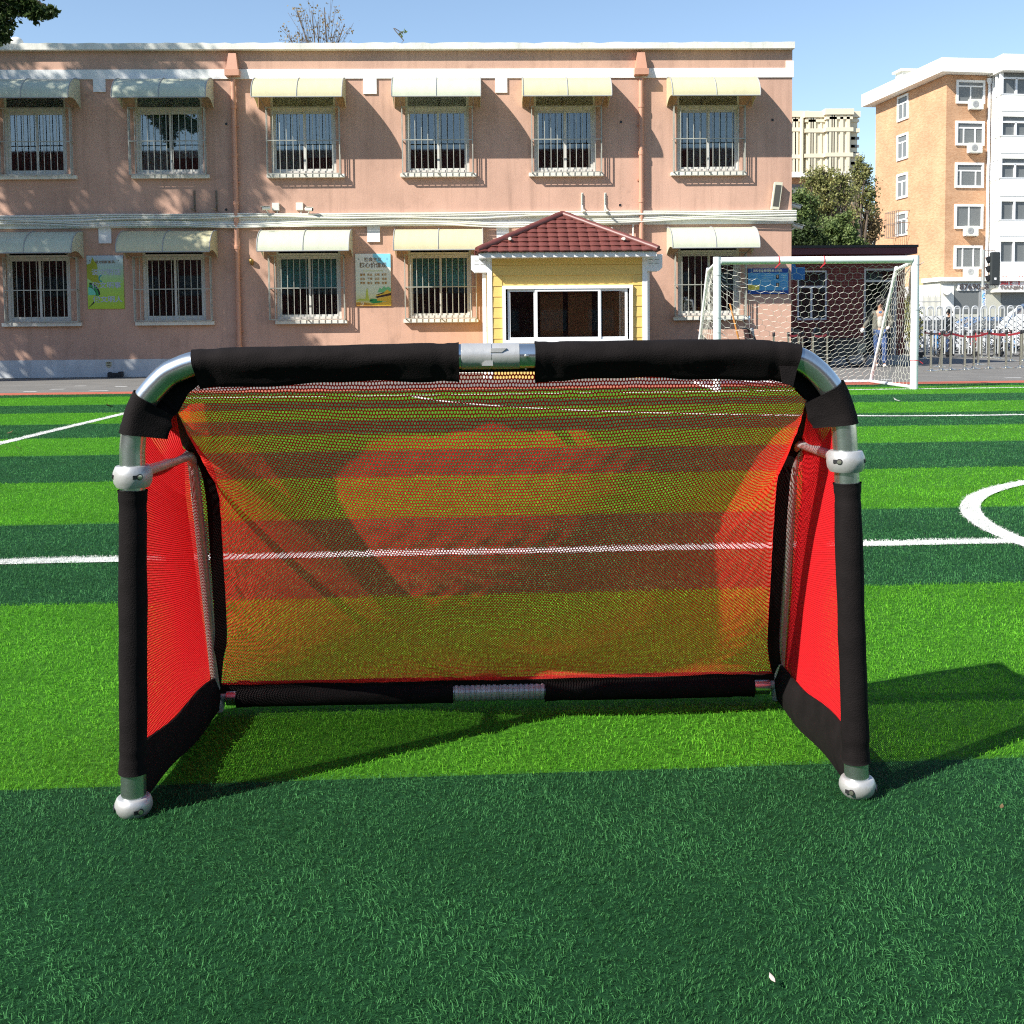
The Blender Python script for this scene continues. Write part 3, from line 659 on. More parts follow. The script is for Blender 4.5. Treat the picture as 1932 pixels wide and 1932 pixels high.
zL = dict(top=FZ(462), sash=FZ(474.5), bot=FZ(598.2), gt=FZ(479.3, off=GP), gb=FZ(599, off=GP), gm=FZ(540, off=GP), st=FZ(600.5, off=.12), sb=FZ(607.5, off=.12), at=FZ(432.5), ab=FZ(470.3, off=AP))
holes = []
for row, z, ym in ((UP, zU, 260), (LO, zL, 540)):
    for q in row: 
        q['fx'] = (FX_(q['f'][0], ym), FX_(q['f'][1], ym)); q['z'] = z; q['ym'] = ym
        holes.append((q['fx'][0], q['fx'][1], z['bot'], z['top']))
def wall_holes(b, x0, x1, z0, z1, y, hs, depth):
    xs = sorted({x0, x1, *[h[0] for h in hs], *[h[1] for h in hs]}); zs = sorted({z0, z1, *[h[2] for h in hs], *[h[3] for h in hs]})
    for i in range(len(xs)-1):
        for j in range(len(zs)-1):
            cx = (xs[i]+xs[i+1])/2; cz = (zs[j]+zs[j+1])/2
            if any(h[0] < cx < h[1] and h[2] < cz < h[3] for h in hs): continue
            b.poly([(xs[i], y, zs[j]), (xs[i+1], y, zs[j]), (xs[i+1], y, zs[j+1]), (xs[i], y, zs[j+1])])
    for h in hs:
        a, c, d, e = h
        b.poly([(a, y, d), (a, y+depth, d), (a, y+depth, e), (a, y, e)]); b.poly([(c, y, d), (c, y, e), (c, y+depth, e), (c, y+depth, d)])
        b.poly([(a, y, d), (c, y, d), (c, y+depth, d), (a, y+depth, d)]); b.poly([(a, y, e), (a, y+depth, e), (c, y+depth, e), (c, y, e)])
BD = 10.0
b = MB(); wall_holes(b, XL, XR, 0, ZT, DF, holes, .24)
b.poly([(XR, DF, 0), (XR, DF+BD, 0), (XR, DF+BD, ZT), (XR, DF, ZT)]); b.poly([(XL, DF, 0), (XL, DF, ZT), (XL, DF+BD, ZT), (XL, DF+BD, 0)])
b.poly([(XL, DF+BD, 0), (XL, DF+BD, ZT), (XR, DF+BD, ZT), (XR, DF+BD, 0)]); b.build('wall', M['pink'], school)
# cornice slab with a slightly worn top edge
CO = .16; xe = FX_(1500, 85, CO); zc0 = FZ(92.3, 700, CO); zc1 = FZ(80.2, 700, CO)
b = MB(); n = 160; vs = []
for i in range(n+1):
    x = XL+(xe-XL)*i/n; dz = random.uniform(-.012, .008)+(.0 if random.random() > .06 else -.02)
    vs += [(x, DF-CO, zc0), (x, DF-CO, zc1+dz), (x, DF+BD, zc1+dz), (x, DF+BD, zc0)]
b.add(vs, [tuple(i*4+a if a < 4 else (i+1)*4+a-4 for a in q) for i in range(n) for q in ((0, 4, 5, 1), (1, 5, 6, 2), (2, 6, 7, 3), (3, 7, 4, 0))]+[(0, 1, 2, 3), (n*4+3, n*4+2, n*4+1, n*4)])
b.build('roof', M['cornice'], school)
def zf(py, px): return FZ(py, px)
b = MB(); z1 = zf(130, 900); z0 = zf(148, 900); b.box(XL, XR+.03, DF-.03, DF, z0, z1); b.box(FX_(1482.5, 125), XR+.03, DF-.03, DF, z1, zf(115, 1488))
for (a, c, y) in ((176.5, 199.7, 174), (685.4, 710.7, 177.6), (934.3, 957, 175.4)): b.box(FX_(a, 160), FX_(c, 160), DF-.033, DF, zf(y, a), z0)
b.build('upper_band', M['white'], school)
zb0 = zf(431.5, 100); zb1 = zf(407, 100); zb0 = zf(426, 900); zb1 = zf(401.5, 900)
b = MB(); b.box(XL, XR+.04, DF-.04, DF, zb0, zb1); b.box(XL, XR+.10, DF-.10, DF-.04, zb1-.13, zb1)
for (a, c, y) in ((186.8, 210.6, 459.5), (693, 717, 456.8), (936.9, 960.2, 452)): b.box(FX_(a, 440), FX_(c, 440), DF-.043, DF, zf(y, a), zb0)
b.build('middle_band', M['white'], school)
b = MB(); b.box(XL, XR+.03, DF-.05, DF, 0, zf(678.8, 150)); b.build('base_band', M['plinth'], school)
def window(q, upper):
    z = q['z']; x0, x1 = q['fx']; y = DF+.10; zb, zt, zs = z['bot'], z['top'], z['sash']; fw = .06
    b = MB(); b.box(x0, x0+fw, y-.04, y+.05, zb, zt); b.box(x1-fw, x1, y-.04, y+.05, zb, zt); b.box(x0+fw, x1-fw, y-.04, y+.05, zb, zb+fw)
    b.box(x0+fw, x1-fw, y-.04, y+.05, zt-fw, zt); b.box(x0+fw, x1-fw, y-.045, y+.05, zs-.09, zs+(.03 if upper else .0))
    xm = (x0+x1)/2+.02; ztop = zs-.09
    for (a, c, yy) in ((x0+fw, xm+.03, y+.012), (xm-.03, x1-fw, y-.018)):
        b.box(a, a+.055, yy, yy+.028, zb+fw, ztop); b.box(c-.055, c, yy, yy+.028, zb+fw, ztop)
        b.box(a+.055, c-.055, yy, yy+.028, zb+fw, zb+fw+.05); b.box(a+.055, c-.055, yy, yy+.028, ztop-.05, ztop)
    fr = b.build('window', M['alu'], school)
    for (a, c, yy) in ((x0+fw+.055, xm-.025, y+.026), (xm+.025, x1-fw-.055, y-.004)):
        g = MB(); g.box(a, c, yy, yy+.006, zb+fw+.05, ztop-.05); g.build('pane', M['glass'], fr)
    if upper: g = MB(); g.box(x0+fw, x1-fw, y, y+.006, zs+.03, zt-fw); g.build('pane', M['glass'], fr)
    # dark room behind with a back wall, curtains
    r = MB(); yb = y+2.4; xa, xb = x0-.4, x1+.4
    r.poly([(xa, yb, zb-.5), (xb, yb, zb-.5), (xb, yb, zt+.2), (xa, yb, zt+.2)]); r.poly([(xa, DF+.25, zb-.5), (xa, yb, zb-.5), (xa, yb, zt+.2), (xa, DF+.25, zt+.2)])
    r.poly([(xb, DF+.25, zb-.5), (xb, DF+.25, zt+.2), (xb, yb, zt+.2), (xb, yb, zb-.5)]); r.poly([(xa, DF+.25, zt+.2), (xb, DF+.25, zt+.2), (xb, yb, zt+.2), (xa, yb, zt+.2)])
    r.poly([(xa, DF+.25, zb-.5), (xa, yb, zb-.5), (xb, yb, zb-.5), (xb, DF+.25, zb-.5)])
    r.build('interior', M['room'], fr)
    def curtain(a, c, z0, z1, m, nm='curtain'):
        n = 40; vs = []
        for i in range(n+1):
            xx = a+(c-a)*i/n; yy = DF+.27+.03*math.sin(i*1.3)
            yy -= .08; vs += [(xx, yy, z0), (xx, yy, z1)]
        k = MB(); k.add(vs, [(2*i, 2*i+2, 2*i+3, 2*i+1) for i in range(n)]); k.build(nm, m, fr)
    w_ = x1-x0
    if q['cur'] == 3: curtain(x0+.1, x0+w_*.45, zb, zt, M['curtain']); curtain(x0+w_*.55, x1-.05, zb+.4, zt, M['curtain'])
    if q['cur'] == 2: curtain(x0+w_*.2, x0+w_*.48, zb, zt-.4, M['curtain']); curtain(x0+w_*.6, x1-.1, zb, zt-.7, M['curtain'])
    if q['cur'] == 1: curtain(x0+w_*.5, x1, zb, zb+.15, M['wood'], 'shelf')
    if q['cur'] == 4:
        k = MB(); nn = 12; zz0 = z['gm']; zz1 = ztop
        for i in range(nn):
            a = zz0+(zz1-zz0)*i/nn; k.prism([(x0+.08, DF+.165, a), (x1-.08, DF+.165, a), (x1-.08, DF+.150, a+(zz1-zz0)/nn-.004), (x0+.08, DF+.150, a+(zz1-zz0)/nn-.004)], (0, .004, 0))
        k.build('blind', M['teal'], fr)
    # sill
    b = MB(); b.box(FX_(q['s'][0], q['ym'], .12), FX_(q['s'][1], q['ym'], .12), DF-.12, DF, z['sb'], z['st']); b.build('sill', M['cornice'], fr, bevel=.008)
    # grille
    ga, gb = FX_(q['g'][0]+2, q['ym'], GP), FX_(q['g'][1]-2, q['ym'], GP); Y = DF-GP; t = .011; b = MB()
    for zz in (z['gb'], z['gm'], z['gt']):
        b.box(ga-t, gb+t, Y-t, Y+t, zz-t, zz+t); b.box(ga-t, ga+t, Y+t, DF, zz-t, zz+t); b.box(gb-t, gb+t, Y+t, DF, zz-t, zz+t)
    b.box((ga+gb)/2-t, (ga+gb)/2+t, Y+t, DF-.001, z['gb']-t, z['gb']+t)
    n = q['n']; 
    for i in range(n+1):
        xx = ga+(gb-ga)*i/n; tt = .008 if 0 < i < n else t
        b.box(xx-tt, xx+tt, Y-tt+.002, Y+tt-.002, z['gb']+t, z['gt']-t)
    for xx in (ga, gb):
        for k in (1, 2): b.box(xx-.008, xx+.008, Y+GP*k/3-.008, Y+GP*k/3+.008, z['gb']+t, z['gt']-t)
    b.build('grille', M['grille'], fr)
    # awning: curved sheet with end panels and ribs
    a0, a1 = FX_(q['a'][0], q['ym']-80, AP), FX_(q['a'][1], q['ym']-80, AP); zt_, zb_ = z['at'], z['ab']; H = zt_-zb_; n = 14
    prof = [(0, 0)]; 
    for i in range(n+1):
        a = math.pi/2*i/n; prof.append((AP*(.12+.88*math.sin(a)), -H*(1-math.cos(a))**1.0*.985))
    prof = prof[1:] if False else prof
    b = MB(); vs = []; m_ = len(prof)
    for xx in (a0, a1):
        for (p_, d_) in prof: vs.append((xx, DF-.01-p_, zt_+d_))
    vs2 = [(x, y_, z_-.012) for (x, y_, z_) in vs]
    b.add(vs+vs2, [(i, i+1, m_+i+1, m_+i) for i in range(m_-1)]+[(2*m_+i, 2*m_+m_+i, 2*m_+m_+i+1, 2*m_+i+1) for i in range(m_-1)]+[(m_-1, 2*m_-1, 4*m_-1, 3*m_-1)])
    aw = b.build('awning', M['awning_blue'] if q['blue'] else M['awning'], school, smooth=True)
    for xx in (a0, a1):     # end cheeks: upper lens shaped panel with scalloped lower edge
        pts = [(xx, DF-.01-p_, zt_+d_-.004) for (p_, d_) in prof]
        low = [(xx, DF-.01-AP*(1-k/8), zb_-.0+(.10*math.sin(math.pi*k/8)) - .10*(k/8)) for k in range(1, 9)]
        e = MB(); e.prism([Vector(p)+Vector((-.004, 0, 0)) for p in pts+low], (.008, 0, 0)); e.build('end_panel', M['awning_blue'] if q['blue'] else M['awning'], aw)
    for xx in (a0, (a0+a1)/2, a1):
        e = MB(); e.tube([(xx, DF-.01-p_, zt_+d_+.008) for (p_, d_) in prof], .012, 6); e.build('rib', M['greymetal'], aw)
    e = MB(); e.tube([(a0, DF-.01-AP, zb_), (a1, DF-.01-AP, zb_)], .014, 6); e.build('front_rail', M['greymetal'], aw)
    for xx in (a0+.18, a1-.18):
        e = MB(); e.tube([(xx, DF, zb_-.12), (xx, DF-AP+.05, zb_+.01)], .012, 6); e.build('bracket', M['rust'], aw)
for q in UP: window(q, True)
for q in LO: window(q, False)
# downpipes
for (xt, xb, yb) in ((440, 446.5, 470), (1209.3, 1210.5, 500)):
    x = F_(xt, 300, .12).x; x = (F_(xt, 145, .1).x+F_(xb, yb, .1).x)/2; y = DF-.10; b = MB(); r = .058
    b.tube([(x, y, 0.02), (x, y, FZ(148, off=.1))], r, 14)
    for py in (200, 290, 380, 463, 560, 650): b.lathe([(r, -.05), (r+.012, -.045), (r+.012, .045), (r, .05)], (x, y, FZ(py, off=.1)), (0, 0, 1), 14)
    z1 = FZ(130, off=.1); z2 = FZ(143, off=.1); b.box(x-.17, x+.17, DF-.24, DF-.03, z2, z1-.02)
    b.add([(x-.14, DF-.2, z1-.02), (x+.14, DF-.2, z1-.02), (x+.14, DF, z1-.02), (x-.14, DF, z1-.02), (x-.09, DF-.14, z1+.38), (x+.09, DF-.14, z1+.38), (x+.09, DF, z1+.38), (x-.09, DF, z1+.38)], [(4, 5, 6, 7), (0, 1, 5, 4), (1, 2, 6, 5), (2, 3, 7, 6), (3, 0, 4, 7), (0, 3, 2, 1)])
    for py in (235, 340, 520, 620): b.box(x-.09, x+.09, DF-.05, DF, FZ(py, off=.1)-.02, FZ(py, off=.1)+.02)
    b.build('downpipe', M['pipe_pink'], school, smooth=True)
# conduits along the middle band
for k in range(6):
    b = MB(); pts = []; z0 = zb1-.015-.045*k; ph = random.uniform(0, 6)
    for i in range(61):
        x = XL+(XR+.08-XL)*i/60; sag = .03*math.sin(i*.33+ph)+.02*math.sin(i*.9+ph)
        if k >= 3: sag += -.09*math.exp(-((x+4.6)/2.2)**2)-.08*math.exp(-((x-.7)/2.4)**2)
        pts.append((x, DF-.125-.012*(k % 3), z0+sag*(.4 if k < 2 else 1)))
    b.tube(pts, .016 if k % 2 else .02, 6); b.build('conduit', M['conduit'], school)
b = MB(); p = F_(1399, 640/1.0) ; x = FX_(1194, 480); b.tube([(x, DF-.07, FZ(409, 1194)), (x, DF-.07, FZ(640, 1194))], .022, 6); b.build('conduit', M['conduit'], school)
# vent holes
for (px, py) in ((427, 233.9), (427, 395.6), (1171.5, 230), (1170, 387), (1457.3, 226.3)):
    p = F_(px, py); b = MB(); b.lathe([(.045, 0), (.045, .006), (.034, .008), (.034, .002), (.0, .002)], p, (0, -1, 0), 14); o = b.build('vent_hole', M['pink'], school)
    b = MB(); b.lathe([(.033, 0), (.033, .0035)], p, (0, -1, 0), 14); b.build('hole', M['black'], o)
# things fixed on the wall -------------------------------------------------
def at(px, py, off=0): p = F_(px, py, off); return p
def camera_box(px, py, cx, cy, label, lab2, s):
    p = at(px, py); b = MB(); b.box(p.x-.085, p.x+.085, DF-.09, DF, p.z-.09, p.z+.09); b.tube([(p.x+.03, DF-.04, p.z-.09), (p.x+.03, DF-.06, p.z-.4)], .012, 6)
    tag(b.build('junction_box', M['conduit'], None, bevel=.005), label, 'junction box')
    c = at(cx, cy, .2); b = MB(); e = empty('security_camera', (c.x, DF, c.z), lab2, 'camera')
    u = Vector((s*.9, -.42, -.1)).normalized(); b.tube([c-u*.1, c+u*.1], .042, 12); b.build('body', M['conduit'], e, smooth=True)
    b = MB(); b.prism([c-u*.09+Vector((0, -.05, .046)), c+u*.13+Vector((0, -.05, .046)), c+u*.13+Vector((0, .05, .046)), c-u*.09+Vector((0, .05, .046))], (0, 0, .008)); b.build('sunshield', M['conduit'], e)
    b = MB(); b.tube([c-Vector((0, 0, .04)), c+Vector((-s*.05, .1, -.14)), (c.x-s*.05, DF, c.z-.2)], .012, 8); b.build('bracket', M['conduit'], e)
    b = MB(); b.lathe([(.034, 0), (.034, .004)], c+u*.1, u, 12); b.build('lens', M['black'], e)
camera_box(521, 390.5, 502, 393, 'square white junction box left of the other, above the conduits near the third awning', 'small white security camera left of both junction boxes', -1)
camera_box(566, 390, 583, 395, 'square white junction box right of the other, above the conduits', 'small white security camera right of both junction boxes', 1)
for (px, py, mm, lab) in ((367.5, 379, 'rust', 'rusty dark air conditioner bracket, farther from the left downpipe'), (408.8, 379, 'rust', 'rusty dark air conditioner bracket next to the left downpipe'),
        (1098.5, 383, 'conduit', 'cream perforated bracket above the booth roof, left one of two'), (1142, 383, 'conduit', 'cream perforated bracket above the booth roof, right one of two')):
    p = at(px, py); b = MB(); 
    for k in range(9): b.box(p.x-.02, p.x-.012, DF-.05, DF, p.z-.24+k*.055, p.z-.24+k*.055+.045)
    b.box(p.x-.024, p.x+.024, DF-.008, DF, p.z-.25, p.z+.25); b.box(p.x-.02, p.x+.02, DF-.46, DF-.008, p.z-.245, p.z-.215); b.tube([(p.x, DF-.01, p.z-.05), (p.x, DF-.25, p.z-.22)], .012, 6)
    tag(b.build('wall_bracket', M[mm]), lab, 'bracket', 'air conditioner brackets on the pink wall')
# tilted column loudspeaker
c = [at(1462.7, 343.5, .14), at(1476.3, 344.5, .14), at(1469.5, 394.9, .14), at(1456, 393.9, .14)]
e = empty('column_loudspeaker', c[3], 'tilted grey column loudspeaker with cream frame on the building corner', 'loudspeaker')
b = MB(); b.prism(c, (0, .1, 0)); b.build('cabinet', mat('cream_cabinet', (.62, .6, .46), .5), e, bevel=.008)
cc = sum((Vector(p) for p in c), Vector())/4; b = MB(); b.prism([cc+(p-cc)*.8+Vector((0, -.006, 0)) for p in c], (0, .005, 0)); b.build('speaker_grille', mat('speaker_cloth', (.07, .07, .06), .8), e)
b = MB(); b.tube([cc+Vector((0, .1, 0)), (cc.x+.05, DF, cc.z)], .02, 6); b.build('bracket', M['rust'], e)
p = at(474, 492, .06); b = MB(); b.lathe([(.01, -.12), (.035, -.1), (.05, -.05), (.06, 0), (.05, .03), (.02, .05), (.02, .08)], p, (-.1, -.5, .9), 14); tag(b.build('brass_bell', mat('old_brass', (.35, .24, .08), .35, metal=.8), smooth=True), 'small brass bell on the wall right of the left downpipe', 'bell')
# corner cameras on the right
for (px, py, lab, s) in ((1501, 389, 'grey security camera on the building corner above the middle band', 1), (1505, 427, 'white bullet security camera on the building corner below the middle band', 1)):
    c = at(px, py, -.3); e = empty('security_camera', c, lab, 'camera'); u = Vector((.95, -.2, -.3)).normalized()
    b = MB(); b.tube([c-u*.13, c+u*.13], .05, 12); b.build('body', M['conduit'], e, smooth=True)
    b = MB(); b.prism([c-u*.12+Vector((0, -.06, .055)), c+u*.17+Vector((0, -.06, .055)), c+u*.17+Vector((0, .06, .055)), c-u*.12+Vector((0, .06, .055))], (0, 0, .01)); b.build('sunshield', M['conduit'], e)
    b = MB(); b.tube([c-u*.05-Vector((0, 0, .04)), (XR, c.y, c.z-.12)], .016, 8); b.build('bracket', M['conduit'], e)
# posters ------------------------------------------------------------------
def board(name, pts, label, cat, m, th=.03, off=.0):
    P = [at(*p, .03) for p in pts]; x0 = (P[0].x+P[3].x)/2; x1 = (P[1].x+P[2].x)/2; z1 = (P[0].z+P[1].z)/2; z0 = (P[2].z+P[3].z)/2
    e = empty(name, ((x0+x1)/2, DF, z0), label, cat); b = MB(); b.box(x0, x1, DF-th, DF, z0, z1); b.build('panel', m, e)
    W_ = x1-x0; H_ = z1-z0
    def pt(u, v, d=.003): return Vector((x0+u*W_, DF-th-d, z1-v*H_))
    def shape(uv, m, nm='print', d=.002): b = MB(); b.prism([pt(u, v, d) for u, v in uv], (0, .0012, 0)); return b.build(nm, m, e)
    def tx(s, u, v, sz, m, d=.004, sx=1, bold=.0, al='CENTER'): return text(s, sz*H_, facing(pt(u, v, d)), m, e, ext=.0008, sx=sx, bold=bold, align=al)
    return e, pt, shape, tx
def grad_mat(name, stops, z0, z1):
    m = bpy.data.materials.new(name); m.use_nodes = True; n = m.node_tree.nodes; l = m.node_tree.links; b = n['Principled BSDF']; b.inputs['Roughness'].default_value = .35
    tc = n.new('ShaderNodeTexCoord'); sp = n.new('ShaderNodeSeparateXYZ'); mr = n.new('ShaderNodeMapRange'); cr = n.new('ShaderNodeValToRGB')
    mr.inputs[1].default_value = z0; mr.inputs[2].default_value = z1; l.new(tc.outputs['Object'], sp.inputs[0]); l.new(sp.outputs[2], mr.inputs[0]); l.new(mr.outputs[0], cr.inputs[0]); l.new(cr.outputs[0], b.inputs['Base Color'])
    cr.color_ramp.elements[0].position = stops[0][0]; cr.color_ramp.elements[0].color = (*stops[0][1], 1); cr.color_ramp.elements[1].position = stops[-1][0]; cr.color_ramp.elements[1].color = (*stops[-1][1], 1)
    for s in stops[1:-1]: q = cr.color_ramp.elements.new(s[0]); q.color = (*s[1], 1)
    return m
def pm(name, r, g, b_, ro=.4): return mat(name, srgb(r, g, b_), ro)
g1 = grad_mat('green_poster_print', [(0, srgb(168, 196, 52)), (.45, srgb(160, 200, 90)), (.75, srgb(168, 196, 180)), (1, srgb(176, 194, 210))], FZ(582, 200), FZ(482, 200))
e, pt, shp, tx = board('slogan_poster', ((163.3, 482.2), (231.8, 482.2), (234.6, 582.4), (165.9, 582.7)), 'green slogan poster on the shaded wall between the two left windows', 'poster', g1)
ol = pm('olive_print', 150, 160, 40); gr = pm('grey_letter', 176, 186, 200); dk = pm('black_print', 14, 20, 18); em = pm('emerald_print', 40, 140, 70); aq = pm('aqua_print', 110, 200, 170); tl = pm('teal_print', 40, 140, 150); br = pm('brown_letter', 120, 92, 60); yl = pm('yellow_print', 232, 214, 90)
shp([(0, .17), (.12, .14), (.15, .02), (.2, .09), (.28, .15), (.3, .26), (.28, .34), (.33, .42), (.36, .55), (.34, .6), (.16, .5), (.0, .42)], ol)
def arc(cx, cy, r0, r1, a0, a1, m, d, asp=.72, n=14):
    A = [a0+(a1-a0)*i/n for i in range(n+1)]; shp([(cx+r1*math.cos(a)/asp, cy-r1*math.sin(a)) for a in A]+[(cx+r0*math.cos(a)/asp, cy-r0*math.sin(a)) for a in reversed(A)], m, d=d)
arc(.02, .74, .205, .235, .0, 1.45, dk, .003); arc(.02, .74, .16, .205, -.1, 1.45, em, .0032); arc(.02, .74, .148, .16, -.1, 1.45, dk, .0033); arc(.02, .74, .0, .148, 0, 1.55, aq, .0026)
shp([(.02, .98), (.2, .88), (.16, .86), (.13, .89), (.02, .97)], dk, d=.0028); arc(.41, .43, .045, .07, 1.7, 4.7, tl, .003)
tx('讲文明树新风', .5, .125, .062, br, bold=.001); tx('说文明话', .53, .32, .125, gr, sx=1.1, bold=.003); tx('做文明事', .53, .565, .125, gr, sx=1.1, bold=.003); tx('做文明人', .55, .83, .125, gr, sx=1.1, bold=.003)
for u in (.09, .87): shp([(u-.012, .09), (u+.012, .09), (u+.012, .105), (u-.012, .105)], dk, 'screw', d=.004)
g2 = grad_mat('pale_poster_print', [(0, srgb(226, 196, 70)), (.1, srgb(214, 214, 150)), (.25, srgb(214, 222, 190)), (1, srgb(226, 232, 230))], FZ(577, 700), FZ(479, 700))
e, pt, shp, tx = board('values_poster', ((670, 478.7), (736.5, 478.7), (738.3, 576.9), (671.9, 576.9)), 'pale poster with rows of gold words and a temple gate picture between two windows', 'poster', g2)
cy = pm('cyan_print', 130, 205, 232); gd = pm('gold_letter', 178, 132, 60); gy = pm('golden_print', 224, 184, 60); dg = pm('gate_brown_print', 70, 40, 22); lg = pm('pale_green_print', 120, 190, 130); gg = pm('green_print', 60, 150, 80); bl_ = pm('lawn_print', 190, 200, 80); wh = pm('white_print', 245, 240, 210); bn = pm('bronze_print', 190, 140, 60)
shp([(.5, 0), (1, 0), (1, .27), (.85, .24), (.62, .16), (.5, .06)], cy)
tx('社会主义', .5, .115, .085, br, bold=.002); tx('核心价值观', .5, .225, .105, br, bold=.002)
shp([(.22, .325), (.78, .325), (.78, .335), (.22, .335)], bl_)
for r_, row in enumerate((('富强', '民主', '文明', '和谐'), ('自由', '平等', '公正', '法治'), ('爱国', '敬业', '诚信', '友善'))):
    for c_, wd in enumerate(row): tx(wd, .20+.205*c_, .405+.08*r_, .05, gd, bold=.0015)
shp([(.0, .9), (.1, .86), (.27, .87), (.3, .68), (.33, .66), (.37, .87), (.5, .9)], bl_); shp([(.62, .74), (.68, .65), (.74, .68), (.8, .62), (.86, .66), (.92, .63), (1, .67), (1, .76)], lg)
shp([(.38, .92), (.42, .86), (.6, .87), (.8, .9), (.7, .94), (.5, .96)], gg)
shp([(.6, .9), (.6, .86), (1, .8), (1, .92)], gy, d=.0028); shp([(.54, .83), (1, .73), (1, .80), (.6, .85)], dg, d=.003); shp([(.56, .79), (.9, .72), (1, .73), (1, .755), (.6, .815)], gy, d=.0035); shp([(.58, .79), (.82, .735), (.84, .75), (.62, .795)], dg, d=.004); shp([(.78, .75), (.89, .69), (1, .74), (1, .755)], gy, d=.0042)  # gate picture in golden and plain dark brown print
shp([(0, .93), (.2, .925), (.45, .96), (.7, .94), (1, .9), (1, 1), (0, 1)], gy, d=.0045); shp([(0, .945), (.2, .935), (.4, .965), (.6, .985), (.4, 1), (0, 1)], bn, d=.005)
# hammer and sickle mark
arc(.17, .955, .022, .034, -1.2, 1.3, wh, .006, asp=.66); shp([(.12, .985), (.2, .985), (.2, .99), (.12, .99)], wh, d=.0062); shp([(.13, .94), (.17, .925), (.175, .935), (.135, .95)], wh, d=.0063); shp([(.15, .94), (.21, .975), (.205, .98), (.145, .945)], wh, d=.0064)
for u in (.1, .9): shp([(u-.012, .095), (u+.012, .095), (u+.012, .11), (u-.012, .11)], dk, 'screw', d=.004)
e, pt, shp, tx = board('notice_board', ((1411.3, 506.6), (1488, 506.6), (1488, 554.8), (1411.3, 554.8)), 'wide blue fire safety notice board behind the large goal net', 'board', M['navy'])
shp([(.0, .17), (.97, .17), (.98, .22), (.98, .86), (.0, .86)], M['lblue']); tx('消防安全管理信息公示栏', .48, .09, .105, wh, bold=.001)
fc_ = pm('portrait_skin', 205, 170, 140)
for v in (.24, .56):
    shp([(.69, v), (.76, v), (.76, v+.17), (.69, v+.17)], dk, 'portrait', d=.003); shp([(.708, v+.03), (.742, v+.03), (.745, v+.1), (.73, v+.13), (.715, v+.12), (.705, v+.1)], fc_, 'portrait', d=.004)
shp([(0, .64), (.28, .64), (.28, .83), (0, .83)], yl, d=.003); arc(.07, .75, .035, .05, 0, 5, dk, .004, asp=1.6)
b = MB(); LNS = [(.45, .2, .56), (.33, .27, .62), (.34, .36, .62), (.33, .45, .60), (.34, .5, .55), (.80, .27, .95), (.80, .36, .93), (.80, .45, .92), (.80, .6, .93), (.80, .68, .93), (.08, .24, .2), (.05, .38, .25)]
for (u, v, u2) in LNS: b.prism([pt(u, v, .004), pt(u2, v, .004), pt(u2, v+.012, .004), pt(u, v+.012, .004)], (0, .001, 0))
b.build('printed_lines', pm('pale_line_print', 190, 220, 232), e)
b = MB(); b.prism([pt(.52, .91, .004), pt(.8, .91, .004), pt(.8, .94, .004), pt(.52, .94, .004)], (0, .001, 0)); b.build('footer_print', wh, e)
# shield plaque and black box at the base
p = at(205, 688.5, .06); b = MB(); s = .07; b.prism([p+Vector((-s, 0, s)), p+Vector((0, 0, s*1.2)), p+Vector((s, 0, s)), p+Vector((s, 0, -s*.2)), p+Vector((0, 0, -s*1.1)), p+Vector((-s, 0, -s*.2))], (0, .01, 0))
e = empty('shield_plaque', p, 'small cream shield plaque low on the white base of the wall', 'plaque'); b.build('plate', mat('cream_plate', (.5, .46, .3), .4), e)
b = MB(); 
for k in (-.02, .02, .05): b.prism([p+Vector((-s*.7, -.002, k)), p+Vector((s*.7, -.002, k)), p+Vector((s*.7, -.002, k+.014)), p+Vector((-s*.7, -.002, k+.014))], (0, .001, 0))
b.build('printed_lines', dk, e)
p0 = G(190, 713.5); b = MB(); b.box(p0.x, p0.x+.34, DF-.24, DF-.07, 0, .11); b.box(p0.x+.26, p0.x+.34, DF-.25, DF-.06, .11, .135); b.box(p0.x+.01, p0.x+.07, DF-.22, DF-.1, .11, .125)
tag(b.build('bait_box', M['black'], bevel=.01), 'black plastic box on the ground under the shield plaque', 'box')
# roof dome and rooftop plant
p = W(31, 79, DF+.6); b = MB(); b.lathe([(.16, -.1), (.16, 0), (.14, .05), (.1, .09), (.05, .11), (.0, .115)], p, (0, 0, 1), 16); tag(b.build('roof_vent', M['cornice'], smooth=True), 'small pale dome on the roof edge at far left', 'vent')
# ================================================================ booth
YB = 23.4; 
def B_(px, py, off=0): return W(px, py, YB-off)
bx0 = B_(921, 560).x; bx1 = B_(1219.5, 560).x; zE = B_(1061, 480).z; bd = DF-.15-YB
booth = empty('guard_booth', ((bx0+bx1)/2, YB, 0), 'small yellow guard booth with maroon tiled hip roof and sliding window', 'booth')
wx0 = B_(948, 590).x; wx1 = B_(1193.6, 590).x; wz1 = B_(1061, 538.5).z; wz0 = B_(1061, 647).z
pit = .222; b = MB(); z = wz1-.0; nB = int((zE)/pit)+1; zs = [zE-.0-k*pit for k in range(nB)]
b.box(bx0, bx1, YB+.02, YB+.05, 0, wz0); b.box(bx0, bx1, YB+.02, YB+.05, wz1, zE); b.box(bx0, wx0, YB+.02, YB+.05, wz0, wz1); b.box(wx1, bx1, YB+.02, YB+.05, wz0, wz1)
for side in (bx0, bx1-.05): b.box(side, side+.05, YB+.05, YB+bd, 0, zE)
b.box(bx0+.05, bx1-.05, YB+bd-.05, YB+bd, 0, zE)
